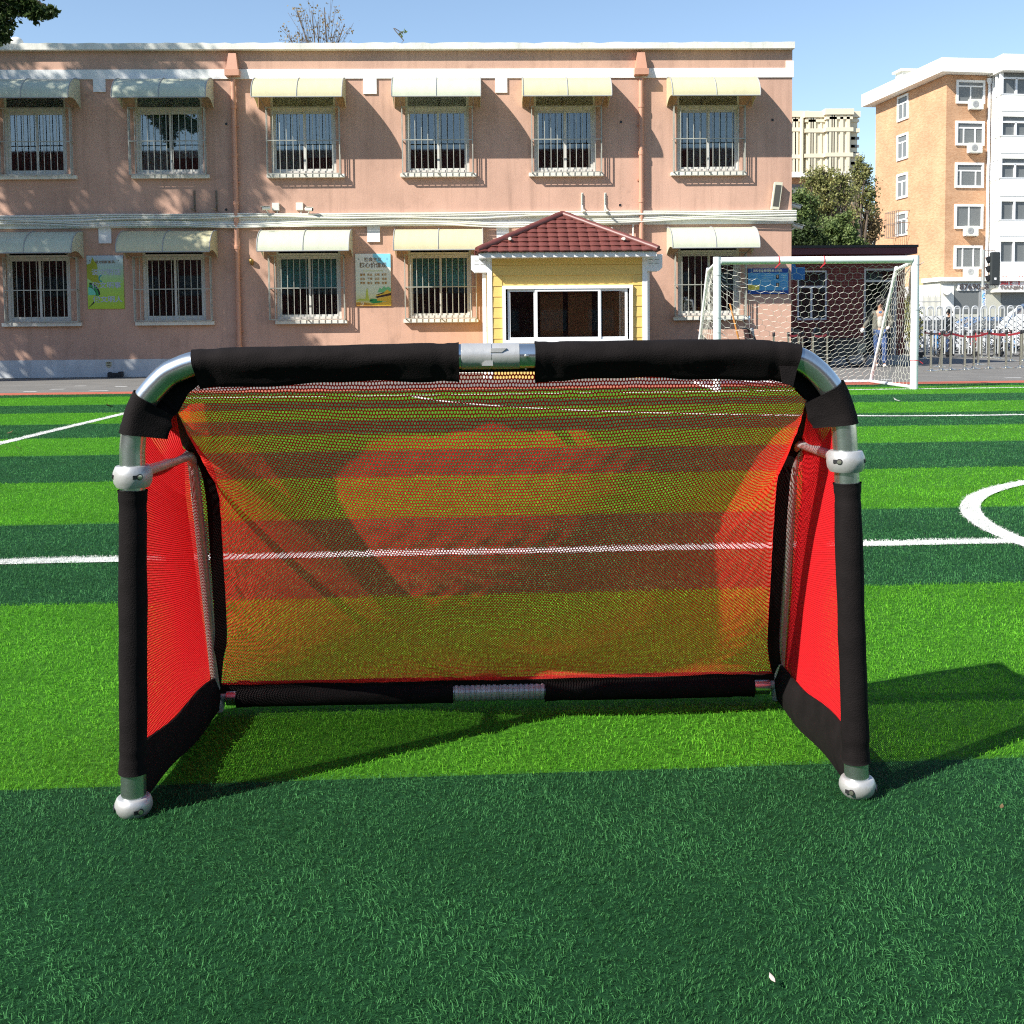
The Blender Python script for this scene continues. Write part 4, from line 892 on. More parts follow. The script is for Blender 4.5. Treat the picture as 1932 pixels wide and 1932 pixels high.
for k, zz in enumerate(zs):
    za = max(0, zz-pit+.008)
    if zz < .1: continue
    segs = [(bx0+.06, bx1-.06)] if (za > wz1 or zz < wz0) else [(bx0+.06, wx0-.002), (wx1+.002, bx1-.06)]
    for (a, c) in segs: b.prism([(a, YB+.02, za), (a, YB+.001, za), (a, YB+.012, zz), (a, YB+.02, zz)], (c-a, 0, 0))
b.build('wall', M['siding'], booth)
for (a, c) in ((bx0-.02, bx0+.085), (bx1-.085, bx1+.02)): b = MB(); b.box(a, c, YB-.012, YB+.10, 0, zE); b.build('corner_trim', M['pvc'], booth)
ex0 = W(900.3, 478, YB-.35).x; ex1 = W(1242, 478, YB-.35).x; zev = W(1061, 475.5, YB-.35).z
b = MB(); b.box(ex0+.03, ex1-.03, YB-.33, YB-.28, zev-.10, zev); b.box(ex0+.03, ex0+.08, YB-.28, YB+bd, zev-.10, zev); b.box(ex1-.08, ex1-.03, YB-.28, YB+bd, zev-.10, zev); b.box(ex0+.08, ex1-.08, YB-.28, YB+bd, zev-.10, zev-.07)
b.build('eave', M['pvc'], booth)
apx = W(1061.3, 408, YB+1.0); A = Vector((ex0, YB-.35, zev)); Bp = Vector((ex1, YB-.35, zev)); ap = Vector((apx.x, YB+1.0, apx.z)); C_ = Vector((ex0, YB+2.35, zev)); D_ = Vector((ex1, YB+2.35, zev))
# tiled front slope: courses with scalloped tiles, the others plain corrugated
def tiled(a, c, top, b, cw=.215, rows=8, nudge=0):
    ed = (c-a); Lw = ed.length; ed = ed.normalized(); mid = a+ed*((top-a).dot(ed)); upv_ = top-mid; H_ = upv_.length; ud = upv_.normalized(); nn = ed.cross(ud).normalized()
    if nn.z < 0: nn = -nn
    xm = (top-a).dot(ed)
    for r_ in range(rows):
        h0 = H_*r_/rows; h1 = H_*(r_+1)/rows
        l0 = xm*h0/H_; rr0 = Lw-(Lw-xm)*h0/H_; l1 = xm*h1/H_; rr1 = Lw-(Lw-xm)*h1/H_
        n = max(2, int((rr0-l0)/.018)); vs = []
        for i in range(n+1):
            t_ = i/n; xa = l0+(rr0-l0)*t_; xb = max(l1, min(rr1, xa)); 
            hh1 = h1 if l1 <= xa <= rr1 else (h1*(xa-l0)/max(l1-l0, 1e-6)+h0*(1-(xa-l0)/max(l1-l0, 1e-6)) if xa < l1 else h0+(h1-h0)*(rr0-xa)/max(rr0-rr1, 1e-6))
            ph = ((xa+.07*0+nudge)/cw) % 1; wv_ = .028*abs(math.sin(math.pi*ph))**.7; drop_ = -.045*math.sin(math.pi*ph)**.8
            p0_ = a+ed*xa+ud*(h0+drop_)+nn*(.042+wv_); p1_ = a+ed*xa+ud*(hh1)+nn*(.012+wv_)
            vs += [p0_-nn*.03, p0_, p1_]
        b.add(vs, [(3*i, 3*i+3, 3*i+4, 3*i+1) for i in range(n)]+[(3*i+1, 3*i+4, 3*i+5, 3*i+2) for i in range(n)])
b = MB(); tiled(A, Bp, ap, b); tiled(Bp, D_, ap, b, nudge=.1); tiled(C_, A, ap, b, nudge=.05); b.poly([C_, D_, ap]); roof = b.build('roof', M['tile'], booth, smooth=True)
b = MB()
for q in (A, Bp, C_, D_): 
    pts = [q+(ap-q)*(i/14)+Vector((0, 0, .05)) for i in range(15)]; b.tube(pts, [.072+(.008 if i % 2 else 0) for i in range(15)], 10)
b.build('ridge_cap', M['tile'], roof, smooth=True)
for (px, py) in ((1052-101, 499.5), (1061.3+113, 499.5)): pass
b = MB()
for px in (961.5, 1175.5):
    p = W(px, 451, YB-.02); b.tube([p+Vector((0, -.12, 0)), p+Vector((0, .1, 0))], .035, 10)
b.build('roof_socket', M['conduit'], roof)
# window
y = YB-.02; fwd_ = .07; b = MB()
b.box(wx0, wx1, y-.03, y+.06, wz1-fwd_, wz1); b.box(wx0, wx1, y-.03, y+.06, wz0, wz0+fwd_); b.box(wx0, wx0+fwd_, y-.03, y+.06, wz0+fwd_, wz1-fwd_); b.box(wx1-fwd_, wx1, y-.03, y+.06, wz0+fwd_, wz1-fwd_)
win = b.build('window', M['pvc'], booth)
for (pa, pb, yy) in ((958, 1012, y+.025), (1009, 1133, y-.012), (1130, 1184, y+.025)):
    a = B_(pa, 590).x; c = B_(pb, 590).x; s_ = .055; b = MB(); z0_, z1_ = wz0+fwd_, wz1-fwd_
    b.box(a, a+s_, yy, yy+.03, z0_, z1_); b.box(c-s_, c, yy, yy+.03, z0_, z1_); b.box(a+s_, c-s_, yy, yy+.03, z0_, z0_+s_); b.box(a+s_, c-s_, yy, yy+.03, z1_-s_, z1_); b.build('sash', M['pvc'], win)
    g = MB(); g.box(a+s_, c-s_, yy+.012, yy+.018, z0_+s_, z1_-s_); g.build('pane', M['glass2'], win)
b = MB(); b.box(B_(1020, 590).x, B_(1063, 590).x, YB+.16, YB+.2, .4, wz1-.06); b.box(B_(1073, 590).x, B_(1118, 590).x, YB+.16, YB+.2, .4, wz1-.06); b.box(B_(1138, 590).x, B_(1180, 590).x, YB+.10, YB+.14, .4, wz1); b.build('inner_panel', M['wood'], booth)
b = MB(); b.box(bx0+.06, bx1-.06, YB+1.6, YB+1.64, 0, zE-.01); b.build('inner_wall', M['room'], booth)
# side gutter heads and pipes
for (pa, pb, s) in ((889.5, 920, -1), (1218, 1248.5, 1)):
    a = W(pa, 500, YB+.15).x; c = W(pb, 500, YB+.15).x; z1_ = W(1061, 482, YB+.15).z; z0_ = W(1061, 512, YB+.15).z; ch = .07
    pts = [(a, z1_), (c, z1_), (c, z0_+ch if s > 0 else z0_), (c-ch if s > 0 else c, z0_), (a+ch if s < 0 else a, z0_), (a, z0_+ch if s < 0 else z0_)]
    pp = []; 
    for q in pts:
        if not pp or (Vector(q)-Vector(pp[-1])).length > 1e-4: pp.append(q)
    b = MB(); b.prism([(x, YB+.12, z_) for x, z_ in pp], (0, .3, 0)); gh = b.build('gutter_box', M['pvc'], booth, bevel=.01)
    b = MB(); cx = (a+c)/2; 
    for dz in (.06, -.02):
        for dx in (-.11, .02): b.box(cx+dx, cx+dx+.09, YB+.117, YB+.12, (z0_+z1_)/2+dz, (z0_+z1_)/2+dz+.014)
    b.build('slot', M['greymetal'], gh)
    px_ = bx0-.09 if s < 0 else bx1+.05; b = MB(); b.box(px_-.03, px_+.05, YB+.2, YB+.28, 0, z0_+.04); b.build('downpipe', M['pvc'], booth)
# ================================================================ brick house
YH = 30.6
def H(px, py, off=0): return W(px, py, YH-off)
hx0 = XR-.4; hx1 = H(1707, 560).x; ht = H(1600, 470).z
house = empty('brick_house', ((hx0+hx1)/2, YH, 0), 'low dark red brick gatehouse with maroon flat roof edge beside the school', 'house')
wa, wb_ = H(1504.6, 550).x, H(1561.5, 550).x; wz = (H(1530, 604).z, H(1530, 509.5).z); da, db_ = H(1629.8, 580).x, H(1692.3, 580).x; dz = (.26, H(1660, 506).z)
b = MB(); wall_holes(b, hx0, hx1, 0, ht, YH, [(wa, wb_, *wz), (da, db_, *dz)], .24)
b.poly([(hx1, YH, 0), (hx1, YH+5, 0), (hx1, YH+5, ht), (hx1, YH, ht)]); b.poly([(hx0, YH+5, 0), (hx0, YH+5, ht), (hx1, YH+5, ht), (hx1, YH+5, 0)]); b.build('wall', M['brickred'], house)
b = MB(); b.box(hx0, hx1+.03, YH-.03, YH-.001, 0, .26); b.box(da-.2, db_+.2, YH-.35, YH-.03, 0, .2); b.build('plinth', M['greymetal'], house)
fx1 = W(1731, 470, YH-.5).x; fz0 = W(1600, 479.5, YH-.5).z; fz1 = W(1600, 466, YH-.5).z
b = MB(); b.box(hx0, fx1, YH-.5, YH+5.3, fz0, fz1); b.build('roof', M['fascia'], house)
b = MB(); b.box(hx0, fx1+.02, YH-.53, YH-.5, fz1-.02, fz1+.05); b.build('roof_edge', M['black'], house)
def win2(parent, a, c, z0, z1, y, fw=.06, mull=(), trans=None, m='pvc', gm='glass', yd=.05, nm='window', room=True):
    b = MB(); b.box(a, a+fw, y, y+yd, z0, z1); b.box(c-fw, c, y, y+yd, z0, z1); b.box(a+fw, c-fw, y, y+yd, z0, z0+fw); b.box(a+fw, c-fw, y, y+yd, z1-fw, z1)
    zt_ = z1-fw
    if trans: b.box(a+fw, c-fw, y-.003, y+yd, trans-fw/2, trans+fw/2); zt_ = trans-fw/2
    for t_ in mull: xx = a+(c-a)*t_; b.box(xx-fw/2, xx+fw/2, y-.006, y+yd, z0+fw, zt_)
    f = b.build(nm, M[m], parent); g = MB(); g.box(a+fw*.5, c-fw*.5, y+yd*.4, y+yd*.55, z0+fw*.5, z1-fw*.5); g.build('pane', M[gm], f)
    if room: r = MB(); r.box(a-.1, c+.1, y+.35, y+.4, z0-.2, z1+.2); r.build('interior', M['room'], f)
    return f
win2(house, wa, wb_, *wz, YH+.05, .055, (.48,), H(1530, 541).z)
# door: frame, transom, open dark doorway
b = MB(); b.box(da, da+.06, YH+.03, YH+.12, *dz); b.box(db_-.06, db_, YH+.03, YH+.12, *dz); b.box(da+.06, db_-.06, YH+.03, YH+.12, dz[1]-.06, dz[1]); zt_ = H(1660, 530).z; b.box(da+.06, db_-.06, YH+.03, YH+.12, zt_-.03, zt_+.03)
dr = b.build('door', M['alu'], house); g = MB(); g.box(da+.06, db_-.06, YH+.07, YH+.08, zt_+.03, dz[1]-.06); g.build('pane', M['glass'], dr)
g = MB(); g.box(da-.3, db_+.3, YH+1.6, YH+1.65, 0, dz[1]+.2); g.box(da-.3, da-.26, YH+.25, YH+1.6, 0, dz[1]+.2); g.box(db_+.26, db_+.3, YH+.25, YH+1.6, 0, dz[1]+.2); g.box(da-.26, db_+.26, YH+.25, YH+1.6, dz[1]+.1, dz[1]+.2); g.build('interior', M['room'], dr)
g = MB(); g.box(db_-.1, db_-.05, YH+.12, YH+.95, .26, zt_-.03); g.build('door_leaf', M['greymetal'], dr)
# blue electrical box hung by the building corner
c = [W(1492.5, 504, DF+1.2), W(1518.6, 504, DF+1.2), W(1518.6, 527.6, DF+1.2), W(1492.5, 527.6, DF+1.2)]
e = empty('blue_sign', c[3], 'plain blue square sign sticking out at the school building corner', 'sign'); b = MB(); b.box(c[0].x, c[1].x, DF+1.2, DF+1.24, c[2].z, c[0].z); b.build('panel', M['blue'], e)
b = MB(); b.prism([(c[0].x, DF+1.21, c[0].z), (c[0].x+.13, DF+1.21, c[0].z), (c[0].x+.07, DF+1.21, c[0].z+.22), (c[0].x, DF+1.21, c[0].z+.22)], (0, .02, 0)); b.build('bracket', M['blue'], e)
# ================================================================ large goal
pR = G(1730, 735); pL = G(1349.5, 737.8); bR = G(1663, 722); bL = G(1316, 724.5)
gY = (pR.y+pL.y)/2; pR.y = pL.y = gY; 
HG = 2.16; rp = .062
hT = W(1730, 482, gY).z; HG = hT-rp
goal = empty('football_goal', ((pR.x+pL.x)/2, gY, 0), 'large white football goal with sagging white hexagonal net', 'goal')
bR = Vector((pR.x+.12, gY+2.3, 0)); bL = Vector((pL.x+.1, gY+2.3, 0)); tR = Vector((pR.x+.05, gY+.95, HG-.10)); tL = Vector((pL.x+.05, gY+.95, HG-.10))
for p in (pL, pR):
    b = MB(); b.tube([Vector((p.x, gY, 0)), Vector((p.x, gY, HG+rp))], rp, 20); b.build('post', M['gpost'], goal, smooth=True)
b = MB(); b.tube([Vector((pL.x+rp, gY, HG)), Vector((pR.x-rp, gY, HG))], rp-.002, 20); b.build('crossbar', M['gpost'], goal, smooth=True)
for (p, t_, bk) in ((pL, tL, bL), (pR, tR, bR)):
    b = MB(); b.tube(smoothpath([Vector((p.x, gY+.05, HG-.03)), t_-Vector((0, .12, 0)), t_+Vector((0, 0, -.02)), t_+(bk-t_)*.07, bk+Vector((0, 0, .03))], 6), .03, 12); b.build('rear_stay', M['gpost'], goal, smooth=True)
    b = MB(); b.tube([Vector((p.x, gY+.05, .03)), bk+Vector((0, 0, .03))], .03, 12); b.build('ground_bar', M['gpost'], goal, smooth=True)
b = MB(); b.tube([bL+Vector((0, 0, .03)), bR+Vector((0, 0, .03))], .028, 12); b.build('ground_bar', M['gpost'], goal, smooth=True)
def twine(name, fn, S_, T_, p, r=.0024, cond=None):
    """hexagonal twine mesh: thin three sided strands"""
    rows = int(T_/(p*.866))+1; cols = int(S_/p)+1; segs = set(); pts = {}
    def key(x, y): return (round(x/(p*.05)), round(y/(p*.05)))
    b = MB()
    for j in range(rows):
        for i in range(cols):
            cx = (i+.5*(j % 2))*p; cy = j*p*.866
            ring = [(cx+p/math.sqrt(3)*math.cos(math.pi/3*k+math.pi/6), cy+p/math.sqrt(3)*math.sin(math.pi/3*k+math.pi/6)) for k in range(6)]
            for k in range(6):
                a, c = ring[k], ring[(k+1) % 6]; ka, kc = key(*a), key(*c)
                if ka == kc or (min(ka, kc), max(ka, kc)) in segs: continue
                segs.add((min(ka, kc), max(ka, kc)))
                if not all(-1e-3 <= q[0] <= S_+1e-3 and -1e-3 <= q[1] <= T_+1e-3 for q in (a, c)): continue
                A, C = fn(a[0]/S_, a[1]/T_), fn(c[0]/S_, c[1]/T_)
                b.tube([A, C], r, 3, caps=False)
    return b.build(name, M['twine'], goal)
def backnet(u, w):
    uu = min(max(u, 0), 1); w = min(max(w, 0), 1)
    top = Vector((pL.x+(pR.x-pL.x)*uu, gY+.02, HG-.06)); bot = bL+(bR-bL)*uu+Vector((0, 0, .04))
    e = math.exp(-min(uu, 1-uu)/.10); kx = pL.x+(pR.x-pL.x)*uu
    q = top+(bot-top)*w; q.z -= .18*math.sin(math.pi*w); sh = .28*math.sin(math.pi*w)*(1 if uu > .0 else 0)
    tt = tL+(tR-tL)*uu; L1_, L2_ = .95, 2.45; s_ = w*(L1_+L2_)
    edge = top+(tt-top)*(s_/L1_) if s_ < L1_ else tt+(bot-tt)*((s_-L1_)/L2_)
    q = q*(1-e)+edge*e; q.x += .22*math.sin(math.pi*w)*math.sin(math.pi*uu)
    q += Vector((.012*math.sin(u*57+w*31), .02*math.sin(u*13+w*9), .012*math.sin(u*41-w*23)))
    return q
twine('back_net', backnet, 3.25, 3.1, .145)
def sidenet(p, t_, bk, s):
    def f(u, w):
        u = min(max(u, 0), 1); w = min(max(w, 0), 1); fr = Vector((p.x, gY+.03, HG*w)); 
        back = bk+(t_-bk)*min(1, w*1.02); q = fr+(back-fr)*u; q.x += s*.05*math.sin(math.pi*u)*math.sin(math.pi*w)
        q += Vector((.015*math.sin(u*9+w*17), .012*math.sin(w*37), .015*math.sin(u*23))); return q
    return f
twine('side_net', sidenet(pL, tL, bL, -1), 1.5, 2.1, .115); twine('side_net', sidenet(pR, tR, bR, 1), 1.5, 2.1, .115)
for px in (1469, 1554):
    x = W(px, 490, gY).x; b = MB(); b.lathe([(rp+.002, -.008), (rp+.004, 0), (rp+.002, .008)], (x, gY, HG), (1, 0, 0), 14)
    s = random.choice((-1, 1)); b.prism([(x, gY-.064, HG-.04), (x+.02, gY-.064, HG-.05), (x+s*.08+.012, gY-.07, HG-.13), (x+s*.08, gY-.07, HG-.125)], (0, .003, 0)); b.build('net_tie', M['redtie'], goal)
for (px, py, r_) in ((1736, 500, 1), (1736, 585, 0), (1733, 680, 0), (1355, 520, 0), (1352, 600, 0), (1352, 628, 0)):
    q = W(px, py, gY); px_ = pR.x if px > 1500 else pL.x; b = MB(); b.lathe([(rp+.001, -.006), (rp+.003, 0), (rp+.001, .006)], (px_, gY, q.z), (0, 0, 1), 14); b.tube([(px_+rp, gY-.01, q.z), (px_+rp+.07, gY-.02, q.z-.05*(1 if r_ == 0 else -1))], .006, 5); b.build('net_tie', M['redtie'] if py > 650 else M['greymetal'], goal)
# ================================================================ people
def skin(name, nodes, edges, m, parent, root_i=0, sub=1):
    me = bpy.data.meshes.new(name); me.from_pydata([n[0] for n in nodes], edges, []); o = bpy.data.objects.new(name, me); COL.objects.link(o)
    sk = o.modifiers.new('s', 'SKIN'); sk.use_smooth_shade = True
    for i, n in enumerate(nodes):
        sv = me.skin_vertices[0].data[i]; r_ = n[1]; sv.radius = r_ if isinstance(r_, tuple) else (r_, r_); sv.use_root = (i == root_i)
    ss = o.modifiers.new('d', 'SUBSURF'); ss.levels = ss.render_levels = sub
    me2 = bpy.data.meshes.new_from_object(o.evaluated_get(bpy.context.evaluated_depsgraph_get())); bpy.data.objects.remove(o)
    me2.name = name; me2.materials.clear(); me2.materials.append(m); o = bpy.data.objects.new(name, me2); COL.objects.link(o); return attach(o, parent)
def person(loc, rz, label, top, legs, shoe, h=1.72, pose='walk', gloves=False, inner=None, coat_len=.0, bag=None):
    """faces local -Y"""
    T = Matrix.Translation(loc) @ Matrix.Rotation(rz, 4, 'Z') @ Matrix.Scale(h/1.72, 4)
    t = lambda x, y, z: T @ Vector((x, y, z)); e = empty('person', loc, label, 'person', None)
    k = h/1.72
    if pose == 'walk': J = dict(hl=(.09, 0, .90), kl=(.11, -.16, .50), al=(.12, -.14, .09), fl_=(.13, -.30, .035), hr=(-.09, 0, .90), kr=(-.09, .02, .48), ar=(-.08, .17, .11), fr=(-.08, .05, .035), sl=(.19, 0, 1.42), el=(.29, .0, 1.16), wl=(.22, -.20, 1.04), hdl=(.19, -.28, 1.01), sr=(-.19, 0, 1.42), er=(-.33, -.02, 1.16), wr=(-.40, -.16, 1.02), hdr=(-.43, -.24, .97))
    else: J = dict(hl=(.09, 0, .90), kl=(.10, -.01, .48), al=(.10, .02, .09), fl_=(.12, -.13, .035), hr=(-.09, 0, .90), kr=(-.10, -.01, .48), ar=(-.10, .02, .09), fr=(-.12, -.13, .035), sl=(.19, 0, 1.42), el=(.25, .02, 1.14), wl=(.24, -.08, .90), hdl=(.23, -.11, .82), sr=(-.19, 0, 1.42), er=(-.25, .02, 1.14), wr=(-.24, -.08, .90), hdr=(-.23, -.11, .82))
    j = {a: t(*v) for a, v in J.items()}
    pel, wa_, ch, nk, hb, hd, hh = t(0, 0, .93), t(0, 0, 1.12), t(0, 0, 1.33), t(0, 0, 1.47), t(0, -.01, 1.55), t(0, -.02, 1.62), t(0, -.01, 1.69)
    N = [(pel, (.10*k, .085*k)), (wa_, (.09*k, .075*k)), (ch, (.10*k, .085*k)), (nk, .055*k), (hb, .068*k), (hd, .083*k), (hh, .05*k), (j['hl'], .082*k), (j['kl'], .05*k), (j['al'], .03*k), (j['fl_'], .02*k), (j['hr'], .082*k), (j['kr'], .05*k), (j['ar'], .03*k), (j['fr'], .02*k),
         (j['sl'], .055*k), (j['el'], .04*k), (j['wl'], .028*k), (j['hdl'], (.036*k, .02*k)), (j['sr'], .055*k), (j['er'], .04*k), (j['wr'], .028*k), (j['hdr'], (.036*k, .02*k))]
    E = [(0, 1), (1, 2), (2, 3), (3, 4), (4, 5), (5, 6), (0, 7), (7, 8), (8, 9), (9, 10), (0, 11), (11, 12), (12, 13), (13, 14), (2, 15), (15, 16), (16, 17), (17, 18), (2, 19), (19, 20), (20, 21), (21, 22)]
    for (a, s) in (('l', 1), ('r', -1)):      # fingers and thumb
        w_, hd_ = j['w'+a], j['hd'+a]; d = (hd_-w_).normalized(); sd = d.cross(Vector((0, 0, 1))).normalized()*s; base = 18 if a == 'l' else 22
        for q in (-1.5, -.5, .5, 1.5):
            i0 = len(N); N.append((hd_+d*.035*k+sd*q*.017*k, .008*k)); N.append((hd_+d*(.065-.006*abs(q))*k+sd*q*.018*k-Vector((0, 0, .02*k)), .006*k)); E += [(base, i0), (i0, i0+1)]
        i0 = len(N); N.append((hd_-d*.0*k+sd*.045*k-Vector((0, 0, .01)), .009*k)); E.append((base, i0))
    skin('body', N, E, M['skin'], e)
    # face: nose, eyes, mouth, ears
    b = MB(T); b.prism([(-.014, -.098, 1.605), (.014, -.098, 1.605), (.0, -.092, 1.64)], (0, -.022, 0)); b.build('nose', M['skin'], e)
    b = MB(T)
    for s in (-1, 1): b.box(s*.032-.013, s*.032+.013, -.101, -.09, 1.628, 1.637); b.box(s*.032-.018, s*.032+.018, -.102, -.09, 1.648, 1.653)
    b.box(-.022, .022, -.1, -.09, 1.575, 1.582); b.build('face_features', M['hair'], e)
    b = MB(T)
    for s in (-1, 1): b.lathe([(.0, 0), (.026, .004), (.024, .012), (0, .014)], (s*.078, 0, 1.62), (s, 0, 0), 8)
    b.build('ears', M['skin'], e)
    skin('hair', [(t(0, .02, 1.68), (.10*k, .092*k)), (t(0, .05, 1.61), (.085*k, .065*k)), (t(0, -.06, 1.715), (.08*k, .04*k))], [(0, 1), (0, 2)], M['hair'], e)
    # trousers
    skin('trousers', [(pel+Vector((0, 0, .03)), (.145*k, .112*k)), (j['hl'], .098*k), (j['kl'], .07*k), (j['al'], .06*k), (j['hr'], .098*k), (j['kr'], .07*k), (j['ar'], .06*k)], [(0, 1), (1, 2), (2, 3), (0, 4), (4, 5), (5, 6)], M[legs], e)
    for a in 'lr': 
        aj, fj = j['a'+a], j['f'+('l_' if a == 'l' else 'r')]; skin('shoe', [(Vector((aj.x, aj.y, loc[2]+.05)), .05*k), (Vector((fj.x, fj.y, loc[2]+.04)), (.045*k, .035*k))], [(0, 1)], M[shoe], e)
    hem = .78-coat_len
    if inner:
        skin('jumper', [(t(0, -.03, .98), (.085*k, .085*k)), (t(0, -.035, 1.15), (.09*k, .088*k)), (t(0, -.035, 1.33), (.09*k, .085*k))], [(0, 1), (1, 2)], M['paleshirt'], e)
        skin('collar', [(t(0, -.035, 1.36), (.085*k, .085*k)), (t(0, -.012, 1.47), (.062*k, .062*k))], [(0, 1)], M['blueshirt'], e)
        for s, a in ((1, 'l'), (-1, 'r')):   # open jacket fronts, each with its sleeve
            skin('jacket', [(t(s*.11, .0, hem), (.105*k, .105*k)), (t(s*.105, .0, 1.10), (.095*k, .10*k)), (t(s*.105, -.005, 1.32), (.10*k, .10*k)), (t(s*.11, .0, 1.43), (.07*k, .07*k)), (j['s'+a], .072*k), (j['e'+a], .06*k), (j['w'+a], .048*k)], [(0, 1), (1, 2), (2, 3), (3, 4), (4, 5), (5, 6)], M[top], e)
    else:
        skin('coat', [(t(0, 0, hem), (.20*k, .15*k)), (wa_, (.165*k, .125*k)), (ch, (.19*k, .135*k)), (t(0, 0, 1.46), (.075*k, .075*k)), (j['sl'], .078*k), (j['el'], .064*k), (j['wl'], .05*k), (j['sr'], .078*k), (j['er'], .064*k), (j['wr'], .05*k)], [(0, 1), (1, 2), (2, 3), (2, 4), (4, 5), (5, 6), (2, 7), (7, 8), (8, 9)], M[top], e)
    if gloves:
        for a in 'lr': 
            d = (j['hd'+a]-j['w'+a]); skin('glove', [(j['w'+a]+d*.3, .042*k), (j['hd'+a], (.05*k, .035*k)), (j['hd'+a]+d*.65-Vector((0, 0, .02)), (.035*k, .026*k))], [(0, 1), (1, 2)], M['glove'], e)
    return e
q = G(1660, 692.2); person((q.x, q.y, -.008), R(-22), 'man in grey blazer and jeans with white gloves walking out of the brick doorway', 'blazer', 'jeans', 'shoe', 1.74, 'walk', True, True)
q = G(1311, 697); person((q.x, q.y, -.008), R(200), 'person in long dark coat standing behind the large goal, turned away', 'coat', 'coat', 'coat', 1.74, 'stand', False, None, .25)
# ================================================================ stanchions
def stanchion(loc, label, h=.93, lean=0):
    e = empty('belt_stanchion', loc, label, 'stanchion', 'steel belt stanchions on the road')
    b = MB(); b.lathe([(.17, 0), (.17, .012), (.15, .02), (.06, .035), (.04, .06), (.032, .065)], loc, (0, 0, 1), 20); b.build('base', M['steel'], e, smooth=True)
    t = Vector(loc)+Vector((lean, 0, h)); b = MB(); b.tube([Vector(loc)+Vector((0, 0, .05)), t], .026, 12); b.build('post', M['steel'], e, smooth=True)
    b = MB(); b.lathe([(.031, -.09), (.033, -.085), (.033, 0), (.028, .012), (0, .014)], t, (0, 0, 1), 14); b.build('belt_head', M['black'], e, smooth=True)
    return e, t
def belt(a, c, label, sag=.05):
    n = 12; b = MB(); vs = []
    for i in range(n+1):
        s = i/n; p = a+(c-a)*s; p.z -= .03+sag*math.sin(math.pi*s); vs += [(p.x, p.y, p.z), (p.x, p.y, p.z-.05), (p.x, p.y+.004, p.z-.05), (p.x, p.y+.004, p.z)]
    b.add(vs, [tuple(i*4+q if q < 4 else (i+1)*4+q-4 for q in z) for i in range(n) for z in ((0, 1, 5, 4), (1, 2, 6, 5), (2, 3, 7, 6), (3, 0, 4, 7))])
    tag(b.build('barrier_belt', M['redtie']), label, 'belt', 'red belts between the stanchions')
front = [(1756, 700.5), (1776, 699.2), (1793, 698), (1820, 698), (1837, 696.2), (1865, 695.6), (1898, 695), (1925, 694)]
ords = ['first', 'second', 'third', 'fourth', 'fifth', 'sixth', 'seventh', 'eighth']; tops = []
for i, (x, y) in enumerate(front):
    q = G(x, y, -.008); e, t = stanchion(q, '%s steel stanchion from the large goal in the nearest row' % ords[i]); tops.append(t)
rear = [(1772, 692.5), (1845.5, 688.8), (1907, 681), (1929, 681.5)]; rt = []
for i, (x, y) in enumerate(rear):
    q = G(x, y, -.008); e, t = stanchion(q, '%s steel stanchion from the large goal in the middle row' % ords[i], lean=.12 if i == 0 else 0); rt.append(t)
far = [(1745, 677), (1815, 674), (1852, 674.5), (1863, 675), (1876, 676), (1885, 677)]; ft = []
for i, (x, y) in enumerate(far):
    q = G(x, y, -.008); e, t = stanchion(q, '%s steel stanchion from the large goal in the farthest row before the gate' % ords[i]); ft.append(t)
left = [(1241.5, 700), (1280, 700), (1459.5, 701), (1487, 701), (1507, 700), (1513, 697), (1533, 699.5), (1560, 697)]; lt = []; nm = ['beside the right wall of the booth', 'between the booth and the person in dark coat', 'inside the large goal opening, alone before the pink wall', 'at the corner of the pink wall', 'left of the pair right of the pink wall corner', 'right of the pair right of the pink wall corner', 'holding the left end of the short red belt by the parked bikes', 'holding the right end of the short red belt by the parked bikes']
for i, (x, y) in enumerate(left):
    q = G(x, y, -.008); e, t = stanchion(q, 'steel stanchion %s' % nm[i]); lt.append(t)
belt(tops[1].copy(), tops[2].copy(), 'short red belt between the second and third nearest stanchions'); belt(tops[2].copy(), tops[5].copy(), 'long red belt drooping past the fourth and fifth nearest stanchions', .09); belt(tops[5].copy(), tops[7].copy(), 'red belt running to the right edge of the picture', .06)
belt(ft[0].copy(), rt[0].copy(), 'dark red belt right beside the large goal post', .03); belt(rt[1].copy(), rt[2].copy(), 'red belt between two middle row stanchions', .05)
belt(lt[3].copy(), lt[4].copy(), 'small red belt at the pink wall corner', .03); belt(lt[6].copy(), lt[7].copy(), 'short red belt before the parked bikes'); belt(lt[1].copy(), lt[1]+Vector((.75, .3, 0)), 'thin red belt leading to the person in dark coat', .02)
